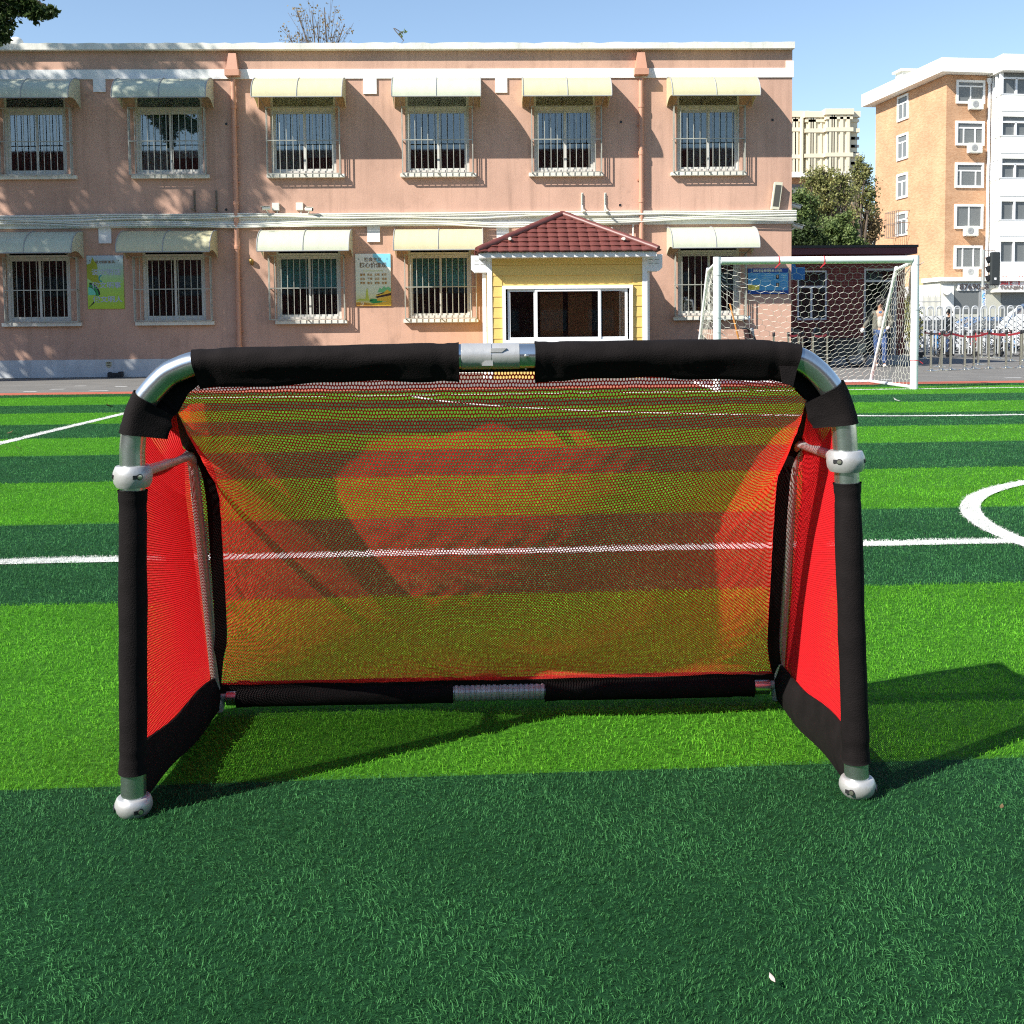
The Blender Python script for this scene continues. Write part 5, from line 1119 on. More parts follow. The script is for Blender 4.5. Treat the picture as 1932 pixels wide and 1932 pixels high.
# ================================================================ scooters and bicycles
def scooter(loc, rz, label, body, stick=False):
    e = empty('motor_scooter', loc, label, 'scooter', None); T = Matrix.Translation(loc) @ Matrix.Rotation(rz, 4, 'Z')
    def wheel(x, r=.235):
        b = MB(T); b.tube([(x+r*math.cos(a), 0, r+.04+r*math.sin(a)) for a in [2*math.pi*i/24 for i in range(24)]], .045, 8, closed=True); w_ = b.build('wheel', M['black'], e, smooth=True)
        b = MB(T); b.lathe([(.04, -.05), (.15, -.02), (.19, -.02), (.19, .02), (.15, .02), (.04, .05)], (x, 0, r+.04), (0, 1, 0), 16); b.build('rim', M['greymetal'], w_, smooth=True)
    wheel(.62); wheel(-.58)
    b = MB(T); b.prism([(-.8, -.13, .62), (-.75, -.13, .42), (-.3, -.13, .34), (-.1, -.13, .26), (.3, -.13, .26), (.36, -.13, .34), (-.02, -.13, .36), (-.1, -.13, .66)], (0, .26, 0)); b.build('body', body, e, bevel=.03)
    b = MB(T); b.prism([(.30, -.15, .30), (.42, -.16, .34), (.52, -.15, .75), (.44, -.15, 1.0), (.34, -.15, .98), (.38, -.15, .7)], (0, .31, 0)); b.build('front_fairing', body, e, bevel=.03)
    b = MB(T); b.prism([(-.78, -.14, .66), (-.74, -.14, .74), (-.1, -.14, .74), (.0, -.14, .68)], (0, .28, 0)); b.build('seat', M['black'], e, bevel=.03)
    b = MB(T); b.prism([(.50, -.07, .52), (.85, -.07, .5), (.88, -.07, .42), (.7, -.07, .56)], (0, .14, 0)); b.tube([(.62, -.07, .28), (.44, -.06, .9)], .022, 8); b.tube([(.62, .07, .28), (.44, .06, .9)], .022, 8); b.build('fork', M['black'], e)
    b = MB(T); b.tube([(.33, -.36, 1.03), (.40, -.2, 1.04), (.42, 0, 1.0), (.40, .2, 1.04), (.33, .36, 1.03)], .018, 8); b.build('handlebar', M['black'], e)
    b = MB(T); b.lathe([(.02, -.1), (.07, -.08), (.095, .0), (.085, .012), (.08, .004)], (.50, 0, .96), (1, 0, .05), 18); b.build('headlight', M['greymetal'], e, smooth=True)
    for s in (-1, 1):
        b = MB(T); b.tube([(.38, s*.22, 1.04), (.36, s*.3, 1.22)], .008, 6); q = b.build('mirror', M['black'], e)
        b = MB(T); b.lathe([(.0, -.012), (.055, -.01), (.07, 0), (.0, .006)], (.35, s*.33, 1.27), (-1, s*.15, .15), 14); b.build('mirror_glass', mat('mirror_glass', (.6, .75, .9), .1, metal=.6), q, smooth=True)
    if stick: b = MB(T); b.tube([(.2, -.05, .7), (-.02, -.08, 1.62)], .022, 8); tag(b.build('wooden_pole', mat('stick_wood', srgb(186, 128, 62), .6)), 'brown wooden pole standing on the scooter by the pink wall', 'pole')
    return e
q = G(1392, 703); scooter((q.x-.15, q.y, -.008), R(-25), 'black and red motor scooter parked by the pink wall behind the goal', mat('scooter_black', (.03, .012, .012), .35), True)
q = G(1520, 693); scooter((q.x, q.y, -.008), R(200), 'dark motor scooter nearest the pink wall corner in the shade', mat('scooter_grey', (.03, .032, .035), .35))
q = G(1572, 692.5); scooter((q.x, q.y, -.008), R(165), 'dark motor scooter below the brick house window, right of the other', mat('scooter_slate', (.035, .045, .05), .35))
b = MB(); q = G(1549, 703.5); b.box(q.x-.12, q.x+.12, q.y-.06, q.y+.06, 0, .035); tag(b.build('plug_block', mat('yellow_plastic', (.8, .65, .05), .5), bevel=.01), 'small yellow block on the road behind the goal net', 'block')
# ================================================================ sliding gate
M['gatealu'] = mat('gate_aluminium', (.6, .62, .62), .35, metal=.3, var=.15, vscale=4)
YGt = 37.5; gx0 = W(1738, 640, YGt).x; gate = empty('folding_gate', (gx0+6, YGt, 0), 'long silver accordion gate across the school entrance', 'gate')
h_ = W(1830, 578, YGt).z; gp = .31; n = 24; frs = None
for i in range(n):
    x = gx0+i*gp; b = MB(); pts = [(x-.10, YGt, .12), (x-.10, YGt, h_-.10), (x-.08, YGt, h_-.03), (x-.03, YGt, h_), (x+.03, YGt, h_), (x+.08, YGt, h_-.03), (x+.10, YGt, h_-.10), (x+.10, YGt, .12)]
    b.tube(pts, .026, 8); b.box(x-.075, x+.075, YGt-.012, YGt+.012, h_-.085, h_-.04); f = b.build('gate_frame', M['gatealu'], gate, smooth=True)
    if i < n:
        b = MB()
        for k in range(6):
            z0 = .18+k*.20; b.tube([(x-.10, YGt+.05, z0), (x+.21, YGt+.05, z0+.26)], .014, 5); b.tube([(x-.10, YGt+.075, z0+.26), (x+.21, YGt+.075, z0)], .014, 5)
        b.build('lattice', M['greymetal'], gate)
    if i % 3 == 0:
        b = MB(); b.lathe([(.06, -.02), (.06, .02)], (x, YGt, .06), (0, 1, 0), 12); b.box(x-.09, x+.09, YGt-.05, YGt+.05, .08, .2); b.build('wheel', M['black'], gate)
def bicycle(loc, rz, label, m):
    e = empty('bicycle', loc, label, 'bicycle', 'bicycles parked beyond the gate'); T = Matrix.Translation(loc) @ Matrix.Rotation(rz, 4, 'Z')
    for x in (-.52, .52):
        b = MB(T); b.tube([(x+.32*math.cos(a), 0, .33+.32*math.sin(a)) for a in [2*math.pi*i/20 for i in range(20)]], .018, 6, closed=True)
        for i in range(6): a = math.pi*i/6; b.tube([(x-.31*math.cos(a), 0, .33-.31*math.sin(a)), (x+.31*math.cos(a), 0, .33+.31*math.sin(a))], .003, 3)
        b.build('wheel', M['black'], e)
    b = MB(T)
    for (p_, q_) in (((-.52, .33), (-.15, .3)), ((-.52, .33), (-.22, .78)), ((-.15, .3), (-.24, .88)), ((-.15, .3), (.36, .72)), ((-.21, .74), (.35, .82)), ((.52, .33), (.33, .95))): b.tube([(p_[0], 0, p_[1]), (q_[0], 0, q_[1])], .018, 6)
    b.build('frame', m, e); b = MB(T); b.tube([(.28, -.28, 1.0), (.33, 0, .97), (.28, .28, 1.0)], .014, 6); b.build('handlebar', M['black'], e)
    b = MB(T); b.prism([(-.38, -.07, .9), (-.1, -.02, .9), (-.1, .02, .9), (-.38, .07, .9)], (0, 0, .05)); b.build('saddle', M['black'], e, bevel=.01)
    b = MB(T); b.box(.50, .78, -.16, .16, .62, .84); b.build('basket', M['greymetal'], e)
for i, (px, cl_, a_) in enumerate(((1752, 'steel', 20), (1773, 'blue', 75), (1796, 'black', 60), (1818, 'steel', 110), (1838, 'redtie', 80), (1862, 'black', 95), (1884, 'steel', 70), (1908, 'blue', 100))):
    x = W(px, 640, 39.2).x; bicycle((x, 39.2+.3*(i % 2), -.008), R(a_), '%s bicycle behind the gate, counted from the large goal' % ['silver first', 'blue second', 'black third', 'silver fourth', 'red fifth', 'black sixth', 'silver seventh', 'blue eighth'][i], M[cl_])
# ================================================================ traffic light and pole
YT = 47; p = W(1853.5, 600, YT); topz = W(1855, 471, YT).z
e = empty('traffic_light', (p.x, YT, 0), 'traffic light seen from behind on a weathered steel pole', 'traffic light')
b = MB(); b.tube([(p.x, YT, 0), (p.x, YT, topz)], .065, 12); b.build('pole', M['greymetal'] if 0 else mat('weathered_pole', (.42, .43, .4), .5, metal=.4, var=.25, vscale=3), e, smooth=True)
x0 = W(1868, 500, YT).x; x1 = W(1885.7, 500, YT).x; z0 = W(1875, 538.5, YT).z; z1 = W(1875, 475.5, YT).z
b = MB(); b.box(x0, x1, YT-.1, YT+.1, z0, z1); b.build('signal_housing', mat('signal_black', (.03, .035, .035), .5), e, bevel=.05)
for k in range(3):
    zc = z0+(z1-z0)*(.22+.28*k); b = MB(); b.lathe([(.13, 0), (.14, .18), (.135, .18), (.125, .0)], (x0+.12, YT+.1, zc), (-.5, 1, -.1), 14); b.prism([(x0, YT, zc+.14), (x0-.16, YT, zc+.09), (x0-.1, YT, zc-.1), (x0, YT, zc-.04)], (0, .12, 0)); b.build('visor', M['black'], e)
b = MB(); xm = W(1874, 530, YT).x; zm = W(1874, 526, YT).z; b.box(xm, xm+.09, YT-.104, YT-.1, zm-.045, zm+.045); b.build('sticker', M['pvc'], e)
b = MB(); b.tube([(p.x, YT, topz-.05), (x0+.2, YT, topz-.05), (x0+.2, YT, z1)], .02, 6); b.tube(smoothpath([(p.x, YT, z0-.1), (p.x+.3, YT, z0-.16), (x0+.25, YT, z0-.08), (x0+.2, YT, z0)], 4), .012, 6); b.lathe([(.08, -.05), (.09, -.04), (.09, .04), (.08, .05)], (p.x, YT, z0-.12), (0, 0, 1), 12); b.build('bracket', M['rust'], e)
za, zb_ = W(1855, 549, YT).z, W(1855, 578, YT).z; b = MB(); b.lathe([(.075, zb_-za), (.08, zb_-za+.01), (.08, -.01), (.075, 0)], (p.x+.02, YT, za), (0, 0, 1), 14); bn_ = b.build('banner', mat('banner_blue', srgb(30, 140, 215), .5), e, smooth=True)
for k, chh in enumerate('行人过街'): text(chh, .17, facing(Vector((p.x+.02, YT-.083, za-.10-k*.165))), M['pvc'], e, ext=.001, bold=.004)
# ================================================================ cars
def car(loc, rz, label, m, van=False):
    e = empty('parked_car' if not van else 'parked_van', loc, label, 'van' if van else 'car'); T = Matrix.Translation(loc) @ Matrix.Rotation(rz, 4, 'Z')
    L_, W_, H_ = (2.6, .95, 2.0) if van else (2.2, .86, 1.46)
    if van: prof = [(-L_, .35), (-L_, 1.75), (-L_+.15, H_-.05), (1.3, H_), (1.9, 1.6), (2.35, 1.05), (L_, .9), (L_, .35)]; gl = [(-L_+.25, 1.1), (-L_+.3, 1.72), (1.25, 1.78), (1.75, 1.42), (1.95, 1.1)]
    else: prof = [(-L_, .35), (-L_, .95), (-1.75, 1.02), (-1.2, H_-.04), (.2, H_), (.95, 1.02), (1.95, .85), (L_, .65), (L_, .32)]; gl = [(-1.6, 1.0), (-1.12, H_-.12), (.15, H_-.08), (.8, 1.0)]
    b = MB(T); n = len(prof); sec = []
    for (y, k) in ((-W_, 0), (-W_*.97, 1), (0, 1.02), (W_*.97, 1), (W_, 0)):
        pass
    b.prism([(x, -W_, z) for x, z in prof], (0, 2*W_, 0)); b.build('body', m, e, bevel=.09)
    b = MB(T)
    for s in (-1, 1): b.prism([(x, s*(W_+.004), z) for x, z in gl], (0, s*.004, 0))
    b.build('side_window', M['towerglass'], e)
    b = MB(T); (xa, za), (xb, zb2) = ((1.32, H_-.04), (1.88, 1.62)) if van else ((.26, H_-.04), (.93, 1.05)); b.prism([(xa, -W_*.85, za+.012), (xb, -W_*.9, zb2+.012), (xb, W_*.9, zb2+.012), (xa, W_*.85, za+.012)], (.008, 0, .008)); b.build('windscreen', M['towerglass'], e)
    for x in (-1.35, 1.35):
        for s in (-1, 1):
            b = MB(T); b.lathe([(.2, -.1), (.31, -.1), (.33, -.06), (.33, .06), (.31, .1), (.2, .1)], (x, s*(W_-.08), .33), (0, 1, 0), 20); w_ = b.build('wheel', M['black'], e, smooth=True)
            b = MB(T); b.lathe([(.0, -.105), (.21, -.1), (.21, .1), (0, .105)], (x, s*(W_-.08), .33), (0, 1, 0), 12); b.build('rim', M['cast'], w_)
    for s in (-1, 1): b = MB(T); b.box(L_-.02, L_+.01, s*W_*.65-.16, s*W_*.65+.16, .62, .76); b.build('headlight', M['pvc'], e, bevel=.01)
    return e
cw = mat('white_car_paint', (.8, .8, .8), .25, coat=.6); 
x = W(1935, 600, 47); car((x.x+1.9, 47.5, -.008), R(180), 'white minibus at the right edge beyond the gate', cw, True)
x = W(1762, 600, 45); car((x.x, 45.5, -.008), R(8), 'white car behind the gate next to the large goal post', cw)
x = W(1850, 600, 50); car((x.x, 50.5, -.008), R(175), 'blue grey car behind the middle of the gate', mat('blue_car_paint', (.12, .2, .34), .25, coat=.6))
q = W(1790, 640, 41); person((q.x, 41, -.008), R(30), 'person in dark clothes beyond the gate, left of the traffic light pole', 'coat', 'jeans', 'coat', 1.68, 'stand', False, None, .0)
# ================================================================ apartment block
c2w = lambda x, d: Vector((x*math.cos(YAW)+d*math.sin(YAW), -x*math.sin(YAW)+d*math.cos(YAW), 0))
O = c2w((1779.9-966)/F*76, 76); Lf = c2w((1648.7-966)/F*86, 86); ua = (Lf-O).normalized(); LL_ = (Lf-O).length
ub = Vector((ua.y, -ua.x, 0)); ub = ub if ub.x > 0 else -ub; nl = Vector((-ub.x, -ub.y, 0)); nr = -ua
apt = empty('apartment_block', O, 'six storey orange brick apartment block with white bay windows on the right', 'building')
AM = Matrix.Translation(O) @ Matrix((ub, ua, Vector((0, 0, 1)))).transposed().to_4x4()   # local x along right face, y along left face (away)
def lf(px, py): p = HV(px, py, O, ub) ; q = AM.inverted() @ p; return q.y, q.z
def rf(px, py, off=0): p = HV(px, py, O+ua*off, ua); q = AM.inverted() @ p; return q.x, q.z
zR = rf(1790, 141)[1]; BW = 30
def L_of(m): return m
b = MB(AM); b.box(0, BW, 0, LL_, 0, zR); b.build('wall', M['apt'], apt)
b = MB(AM); zz = rf(1790, 124)[1]; ov = .8; b.box(-ov, BW, -ov, LL_+ov, zR+.02, zR+.10); b.box(-ov, BW, -ov, LL_+ov, zR+.10, zz+.35); rf_ = b.build('roof', M['bay'], apt)
b = MB(AM); yy = lf(1690, 170)[0]; b.box(.3, 1.5, yy-.4, yy+.6, zz, zz+1.2); b.box(.1, 1.7, yy-.6, yy+.8, zz+1.2, zz+1.35); b.build('chimney', M['cornice'], rf_)
def awin(face, a0, a1, z0, z1, mull, tr, m='pvc'):
    """framed window on the left (0) or right (1) face; raised white surround"""
    T = AM @ (Matrix.Rotation(R(90), 4, 'Z') @ Matrix.Scale(-1, 4, (1, 0, 0)) if face == 0 else Matrix.Identity(4))
    fw = .16; b = MB(T if face else AM)
    def bx(x0, x1, y0, y1, z0_, z1_):
        if face: b.box(x0, x1, y0, y1, z0_, z1_)
        else: b.box(y0, y1, x0, x1, z0_, z1_)
    bx(a0, a0+fw, -.09, .0, z0, z1); bx(a1-fw, a1, -.09, .0, z0, z1); bx(a0+fw, a1-fw, -.09, 0, z0, z0+fw); bx(a0+fw, a1-fw, -.09, 0, z1-fw, z1)
    bx(a0+fw, a1-fw, -.05, 0, tr-.05, tr+.05)
    for t_ in mull: xx = a0+(a1-a0)*t_; bx(xx-.045, xx+.045, -.055, 0, z0+fw, tr-.05)
    f = b.build('window', M['white'], apt); b = MB(AM)
    bx(a0+fw, a1-fw, -.02, -.004, z0+fw, z1-fw); b.build('pane', M['towerglass'], f); return f
def ac(x0, z0, w_=1.0, hh=.68):
    b = MB(AM); b.box(x0, x0+w_, -.42, -.10, z0, z0+hh); o = b.build('air_conditioner', M['conduit'], apt, bevel=.03)
    b = MB(AM); b.lathe([(.0, .0), (.08, .004), (.08, .012), (.2, .012), (.24, .0)], (x0+w_*.42, -.42, z0+hh/2), (0, -1, 0), 16); b.build('fan_grille', M['greymetal'], o)
    b = MB(AM); b.box(x0+.1, x0+.14, -.42, 0, z0-.06, z0-.01); b.box(x0+w_-.14, x0+w_-.1, -.42, 0, z0-.06, z0-.01); b.build('bracket', M['rust'], o)
for (ya, yb, gr_) in ((179.7, 227.3, 0), (252.5, 301.4, 0), (327, 374, 0), (399.6, 444.6, 1)):
    a0 = lf(1714.3, 250)[0]; a1 = lf(1693.7, 250)[0]; z1 = lf(1704, ya)[1]; z0 = lf(1704, yb)[1]; awin(0, a0, a1, z0, z1, (.5,), z0+(z1-z0)*.68)
    if gr_: 
        b = MB(AM); 
        for k in range(8): yy = a1+.1-(a1-a0+.4)*k/7; b.box(-.9, -.86, yy-.02, yy+.02, z0-.1, z1)
        for zz_ in (z0-.1, (z0+z1)/2, z1): b.box(-.9, -.86, a0-.3, a1+.1, zz_-.02, zz_+.02); b.box(-.86, 0, a0-.3, a0-.26, zz_-.02, zz_+.02); b.box(-.86, 0, a1+.06, a1+.1, zz_-.02, zz_+.02)
        b.build('grille', M['rust'], apt)
for (ya, yb, tr, ml) in ((151.4, 196, .74, (.5,)), (228.6, 274.9, .72, (.28, .68)), (307, 354.6, .68, (.2, .72)), (385.4, 431.7, 1.1, (.5,)), (463.4, 507.8, 1.1, (.3, .68))):
    a0 = rf(1801.7, 300)[0]; a1 = rf(1855.7, 300)[0]; z1 = rf(1828, ya)[1]; z0 = rf(1828, yb)[1]; awin(1, a0, a1, z0, z1, ml, min(z0+(z1-z0)*tr, z1-.1))
for (px, py) in ((1824, 208), (1822, 290), (1814.6, 446), (1814.6, 523)): x_, z_ = rf(px, py); ac(x_, z_)
x_ = rf(1863, 300)[0]; b = MB(AM); b.tube([(x_, -.1, 0), (x_, -.1, zR-.3)], .09, 10); b.lathe([(.1, 0), (.2, .25), (.2, .4)], (x_, -.12, zR-.6), (0, 0, 1), 10); b.build('downpipe', M['pvc'], apt)
# bay column: chamfered side then front, windows per storey
bxs, bf = rf(1868, 300)[0], -1.5; bxf = rf(1888, 300, -1.5)[0]
def bayz(py): return rf(1900, py, -1.5)[1]
bands = [(134.7, 178.5), (219.6, 256.9), (299, 336.6), (380, 416), (456, 495.7)]; prevz = zR
def baysolid(z0, z1, m, nm, parent, ins=0.0):
    b = MB(AM); b.prism([(bxs+ins, 0, z0), (bxs+ins, -.2, z0), (bxf+ins*.4, bf+ins, z0), (BW-.5, bf+ins, z0), (BW-.5, 0, z0)], (0, 0, z1-z0)); return b.build(nm, m, parent)
for i, (ya, yb) in enumerate(bands):
    z1, z0 = bayz(ya), bayz(yb); zn = bayz(bands[i+1][0]) if i < 4 else bayz(523)
    w_ = baysolid(z0, z1, M['towerglass'], 'bay_window', apt, .12); baysolid(zn, z0, M['bay'], 'bay_panel', apt)
    b = MB(AM); zt_ = z0+(z1-z0)*(.72 if i < 3 else 1.0)
    for k in range(8):
        xx = bxf+k*2.15; b = MB(AM); b.box(xx-.11, xx+.11, bf-.02, bf+.14, z0, z1); b.box(xx+.11, xx+2.04, bf-.015, bf+.13, z0, z0+.07)
        b.box(xx+2.15*.5-.06, xx+2.15*.5+.06, bf-.01, bf+.13, z0+.07, zt_); b.build('bay_mullion', M['pvc'], w_)
    b = MB(AM)
    b.box(bxf-.1, BW-.6, bf-.01, bf+.135, zt_-.06, zt_+.06) if i < 3 else None
    b.box(bxs-.02, bxs+.10, -.35, -.05, z0, z1); mx_ = (bxs+bxf)/2; b.box(mx_-.07, mx_+.07, bf/2-.2, bf/2+.05, z0, z1); b.build('bay_mullion', M['pvc'], w_)
    if i: 
        b = MB(AM); b.box(bxf-.05, BW-.5, bf-.02, bf, z1+.35, z1+.40); b.build('bay_moulding', M['pvc'], apt)
b = MB(AM); b.prism([(bxs-.3, 0, zR-.1), (bxs-.3, -.4, zR-.1), (bxf-.3, bf-.6, zR-.1), (BW, bf-.6, zR-.1), (BW, 0, zR-.1)], (0, 0, zz+.35-zR+.12)); b.build('bay_roof', M['bay'], apt)
x_, z_ = rf(1864, 197); ac(x_+.3, z_+.1)
# shop front under the block
S0 = -2.2
def sf(px, py): p = HV(px, py, O+ua*S0, ua); q = AM.inverted() @ p; return q.x, q.z
shop = empty('shop_row', O+ua*S0, 'row of cream shop fronts at the foot of the apartment block', 'shop')
xs0, zt_ = sf(1774, 531); b = MB(AM); b.box(xs0, BW, S0, -.001, 0, zt_); b.build('wall', mat('shop_wall', (.56, .55, .46), .7, var=.06), shop)
b = MB(AM); b.box(xs0-.15, BW, S0-.25, -.001, zt_+.003, zt_+.28); b.build('canopy', M['bay'], shop)
def panel(nm, px0, py0, px1, py1, m, d=.05, parent=shop): a, c = sf(px0, py0), sf(px1, py1); b = MB(AM); b.box(a[0], c[0], S0-d, S0-.002, c[1], a[1]); return b.build(nm, m, parent), a, c
panel('shop_window', 1800, 548, 1847, 590, M['towerglass']); panel('shop_door', 1889, 552, 1945, 600, M['towerglass']); panel('canopy_band', 1868, 548.5, 1960, 551.5, M['bay'], .5)
panel('door_pillar', 1777, 538, 1798, 600, M['bay'], .08); panel('door_frame', 1846, 549, 1849, 600, M['greymetal'], .1)
pnl, a, c = panel('signboard', 1805.7, 535.3, 1862, 548.3, M['white'], .12); h_s = (a[1]-c[1])
def stext(s, px, py, sz, m, sx=1, al='LEFT', bold=0): q = sf(px, py); P_ = AM @ Vector((q[0], S0-.16, q[1])); return text(s, sz, facing(P_, ub), m, shop, ext=.01, sx=sx, align=al, bold=bold)
stext('8769018', 1808, 541.8, h_s*1.15, mat('dark_letter', (.06, .05, .05), .6), 1.13, bold=.01)
pnl2, a, c = panel('signboard', 1884, 523.5, 1960, 548, M['white'], .12)
rd = mat('crimson_letter', (.3, .03, .04), .5); dg_ = mat('dull_letter', (.16, .13, .12), .6)
stext('茹是律师', 1884.5, 531, .68*(a[1]-c[1]), rd, 1.04, bold=.02); stext('TIANJIN RUSHI', 1884, 543.6, .36*(a[1]-c[1]), dg_, 1.5, bold=.01)
q = sf(1783, 550); b = MB(AM); b.lathe([(.24, 0), (.24, .4), (.22, .41)], (q[0], S0-.1, q[1]), (-.3, -1, 0), 24); tag(b.build('round_sign', M['white']), 'round white projecting sign on the shop corner', 'sign')
# low white wall below left face
b = MB(AM); a0 = lf(1776, 560)[0]; zw = lf(1740, 541)[1]; b.box(-1.2, -.01, -.5, LL_+6, 0, zw); tag(b.build('white_wall', M['white']), 'plain white low wall at the foot of the orange block', 'wall')
YF = 62; fx0, fx1_ = W(1700, 570, YF).x, W(1776, 570, YF).x; fz1_, fz0_ = W(1740, 561, YF).z, W(1740, 580, YF).z; b = MB(); n = 34
for i in range(n+1): xx = fx0+(fx1_-fx0)*i/n; b.box(xx-.012, xx+.012, YF-.012, YF+.012, 0, fz1_+(.1 if i % 2 else 0))
for zz_ in (fz1_-.25, .4): b.box(fx0, fx1_, YF-.02, YF+.02, zz_-.02, zz_+.02)
tag(b.build('iron_fence', M['greymetal']), 'thin iron railing in front of the white wall', 'fence')
# ================================================================ distant towers
YW = 240; tw = empty('stone_tower', W(1555, 600, YW), 'distant beige high rise with stepped corners between the school and orange block', 'building')
def twx(px): return W(px, 300, YW).x
tz = lambda py: W(1555, py, YW).z
b = MB(); secs = [(1460, 1521, 211, 0), (1518, 1556, 214, -1.2), (1553, 1598, 211, -2.4), (1594, 1613.5, 214, -1.2)]
for (a, c, y, dy) in secs: b.box(twx(a), twx(c), YW+dy, YW+22, 0, tz(y+4)); 
b.build('wall', M['tower'], tw)
b = MB()
for (a, c, y, dy) in secs:
    for (yy, t_, pr) in ((y+2, .9, .5), (y+15, .4, .3), (243 if dy == 0 else 247, .6, .4), (294, .6, .4)):
        b.box(twx(a)-pr, twx(c)+pr, YW+dy-pr, YW+10, tz(yy)-t_, tz(yy)+t_*.4)
b.build('cornice', M['tower'], tw)
b = MB()
for px in (1498, 1502, 1524, 1528, 1532, 1560, 1564, 1568, 1580, 1592): b.box(twx(px)-.35, twx(px)+.35, YW-2.7 if px > 1550 else YW-(1.5 if px > 1515 else .3), YW-.1, 0, tz(222))
for px in (1510, 1545): b.box(twx(px)-.2, twx(px)+.2, YW-1.4, YW+.5, 0, tz(222))
b.build('pilaster', M['tower'], tw)
for px in (1496.5, 1500, 1526, 1530, 1558.5, 1562.5):
    b = MB(); dy = 0 if px < 1515 else (-1.2 if px < 1550 else -2.4); b.box(twx(px)-.35, twx(px)+.35, YW+dy-.15, YW+dy+.1, tz(400), tz(228)); b.build('window_strip', M['towerglass'], tw)
b = MB(); b.box(twx(1592.2), twx(1594.4), YW-2.6, YW-2.3, tz(400), tz(252)); b.build('window_strip', M['towerglass'], tw)
for py in (263, 278, 292, 310, 326):
    for px in (1601, 1609): b = MB(); b.box(twx(px)-.9, twx(px)+.9, YW-1.35, YW-1.1, tz(py+2.6), tz(py-2.6)); b.build('window', M['towerglass'], tw)
YP = 95; b = MB(); x0, x1 = W(1440, 340, YP).x, W(1600, 340, YP).x; z1 = W(1520, 336, YP).z; b.box(x0, x1, YP, YP+14, 0, z1); e = empty('brick_apartment', (x0, YP, 0), 'brick building with pale parapet behind the trees', 'building'); b.build('wall', M['apt'], e)
b = MB(); b.box(x0-.5, x1+.5, YP-.6, YP+14, z1+.01, W(1520, 326, YP).z); b.build('roof', M['bay'], e)
for px in (1507, 1545, 1577):
    for py in (348, 372, 400): 
        a = W(px, py, YP); b = MB(); b.box(a.x-.7, a.x+.7, YP-.06, YP, a.z-1.2, a.z); b.build('window', M['towerglass'], e)
a = W(1590, 399, 90); b = MB(); b.box(a.x, a.x+.9, 89.6, 90, a.z-.7, a.z); o = tag(b.build('air_conditioner', M['conduit']), 'small white air conditioner showing through the trees', 'air conditioner')
a = W(1588, 436, 64); b = MB(); b.box(W(1560, 440, 70).x, W(1650, 440, 70).x, 70, 70.3, 0, W(1640, 453, 70).z); tag(b.build('garden_wall', M['bay']), 'low cream wall beneath the trees behind the brick house', 'wall')
# ================================================================ trees
def tree(label, base, trunk_h, crowns, nleaf, lsize, mleaf, cat='tree', nm='tree', tr=.16, droop=0, twig=14, seed=1, gap=.0, lean=(0, 0), spread=0):
    rg = np.random.default_rng(seed); rnd_ = random.Random(seed); base = Vector(base); e = empty(nm, base, label, cat); b = MB(); tips = []
    fork = base+Vector((lean[0], lean[1], trunk_h)); b.tube(smoothpath([base, base+(fork-base)*.5+Vector((rnd_.uniform(-.1, .1), 0, 0)), fork], 4), [tr*(1-.45*i/8) for i in range(9)], 9)
    clus = []
    for (c, r_) in crowns:
        c = Vector(c); mid = fork+(c-fork)*.5+Vector((rnd_.uniform(-.3, .3), rnd_.uniform(-.3, .3), .2)); P_ = smoothpath([fork, mid, c], 4); b.tube(P_, [tr*.5*(1-.8*i/8)+.008 for i in range(9)], 7)
        for k in range(twig):
            s = rg.uniform(.35, 1); o_ = P_[int(s*8)]; d = Vector(rg.normal(0, 1, 3)).normalized(); t_ = c+Vector((d.x*r_[0], d.y*r_[1], d.z*r_[2]))*rg.uniform(.45, 1.0)
            m_ = o_+(t_-o_)*.5+Vector((0, 0, .12*r_[2])); b.tube([o_, m_, t_], [.022*tr/.16, .014*tr/.16, .005], 5, caps=False); clus.append((t_, m_)); 
    b.build('trunk', M['bark'], e, smooth=True)
    # leaves in clumps along the twigs
    if nleaf:
        ci = rg.integers(0, len(clus), nleaf); A = np.array([tuple(c[0]) for c in clus])[ci]; Bm = np.array([tuple(c[1]) for c in clus])[ci]; t_ = rg.beta(2.2, 1.1, nleaf)[:, None]
        sp__ = spread if spread else np.mean([np.mean(r_) for c, r_ in crowns])*.16
        Pn = Bm+(A-Bm)*t_+rg.normal(0, 1, (nleaf, 3))*sp__*np.array([1, 1, .8]); Pn[:, 2] -= droop*rg.uniform(0, 1, nleaf)
        s = rg.uniform(.6, 1.25, nleaf)*lsize; u = rg.normal(0, 1, (nleaf, 3)); u[:, 2] -= .5+droop; u /= np.linalg.norm(u, axis=1)[:, None]; v = np.cross(u, rg.normal(0, 1, (nleaf, 3))); v /= np.linalg.norm(v, axis=1)[:, None]; w_ = np.cross(u, v)
        S1 = s[:, None]; V = np.stack([Pn, Pn+u*S1*.5+v*S1*.33+w_*S1*.1, Pn+u*S1, Pn+u*S1*.5-v*S1*.33+w_*S1*.1], 1).reshape(-1, 3)
        tone = np.repeat(np.clip(rg.uniform(0, 1, len(clus))[ci]*.6+rg.uniform(0, .45, nleaf), 0, 1), 4)
        npmesh('crown', V, (np.arange(nleaf)[:, None]*4+np.arange(4)).ravel(), np.full(nleaf, 4), [M[mleaf]], e, rnd=tone)
    return e
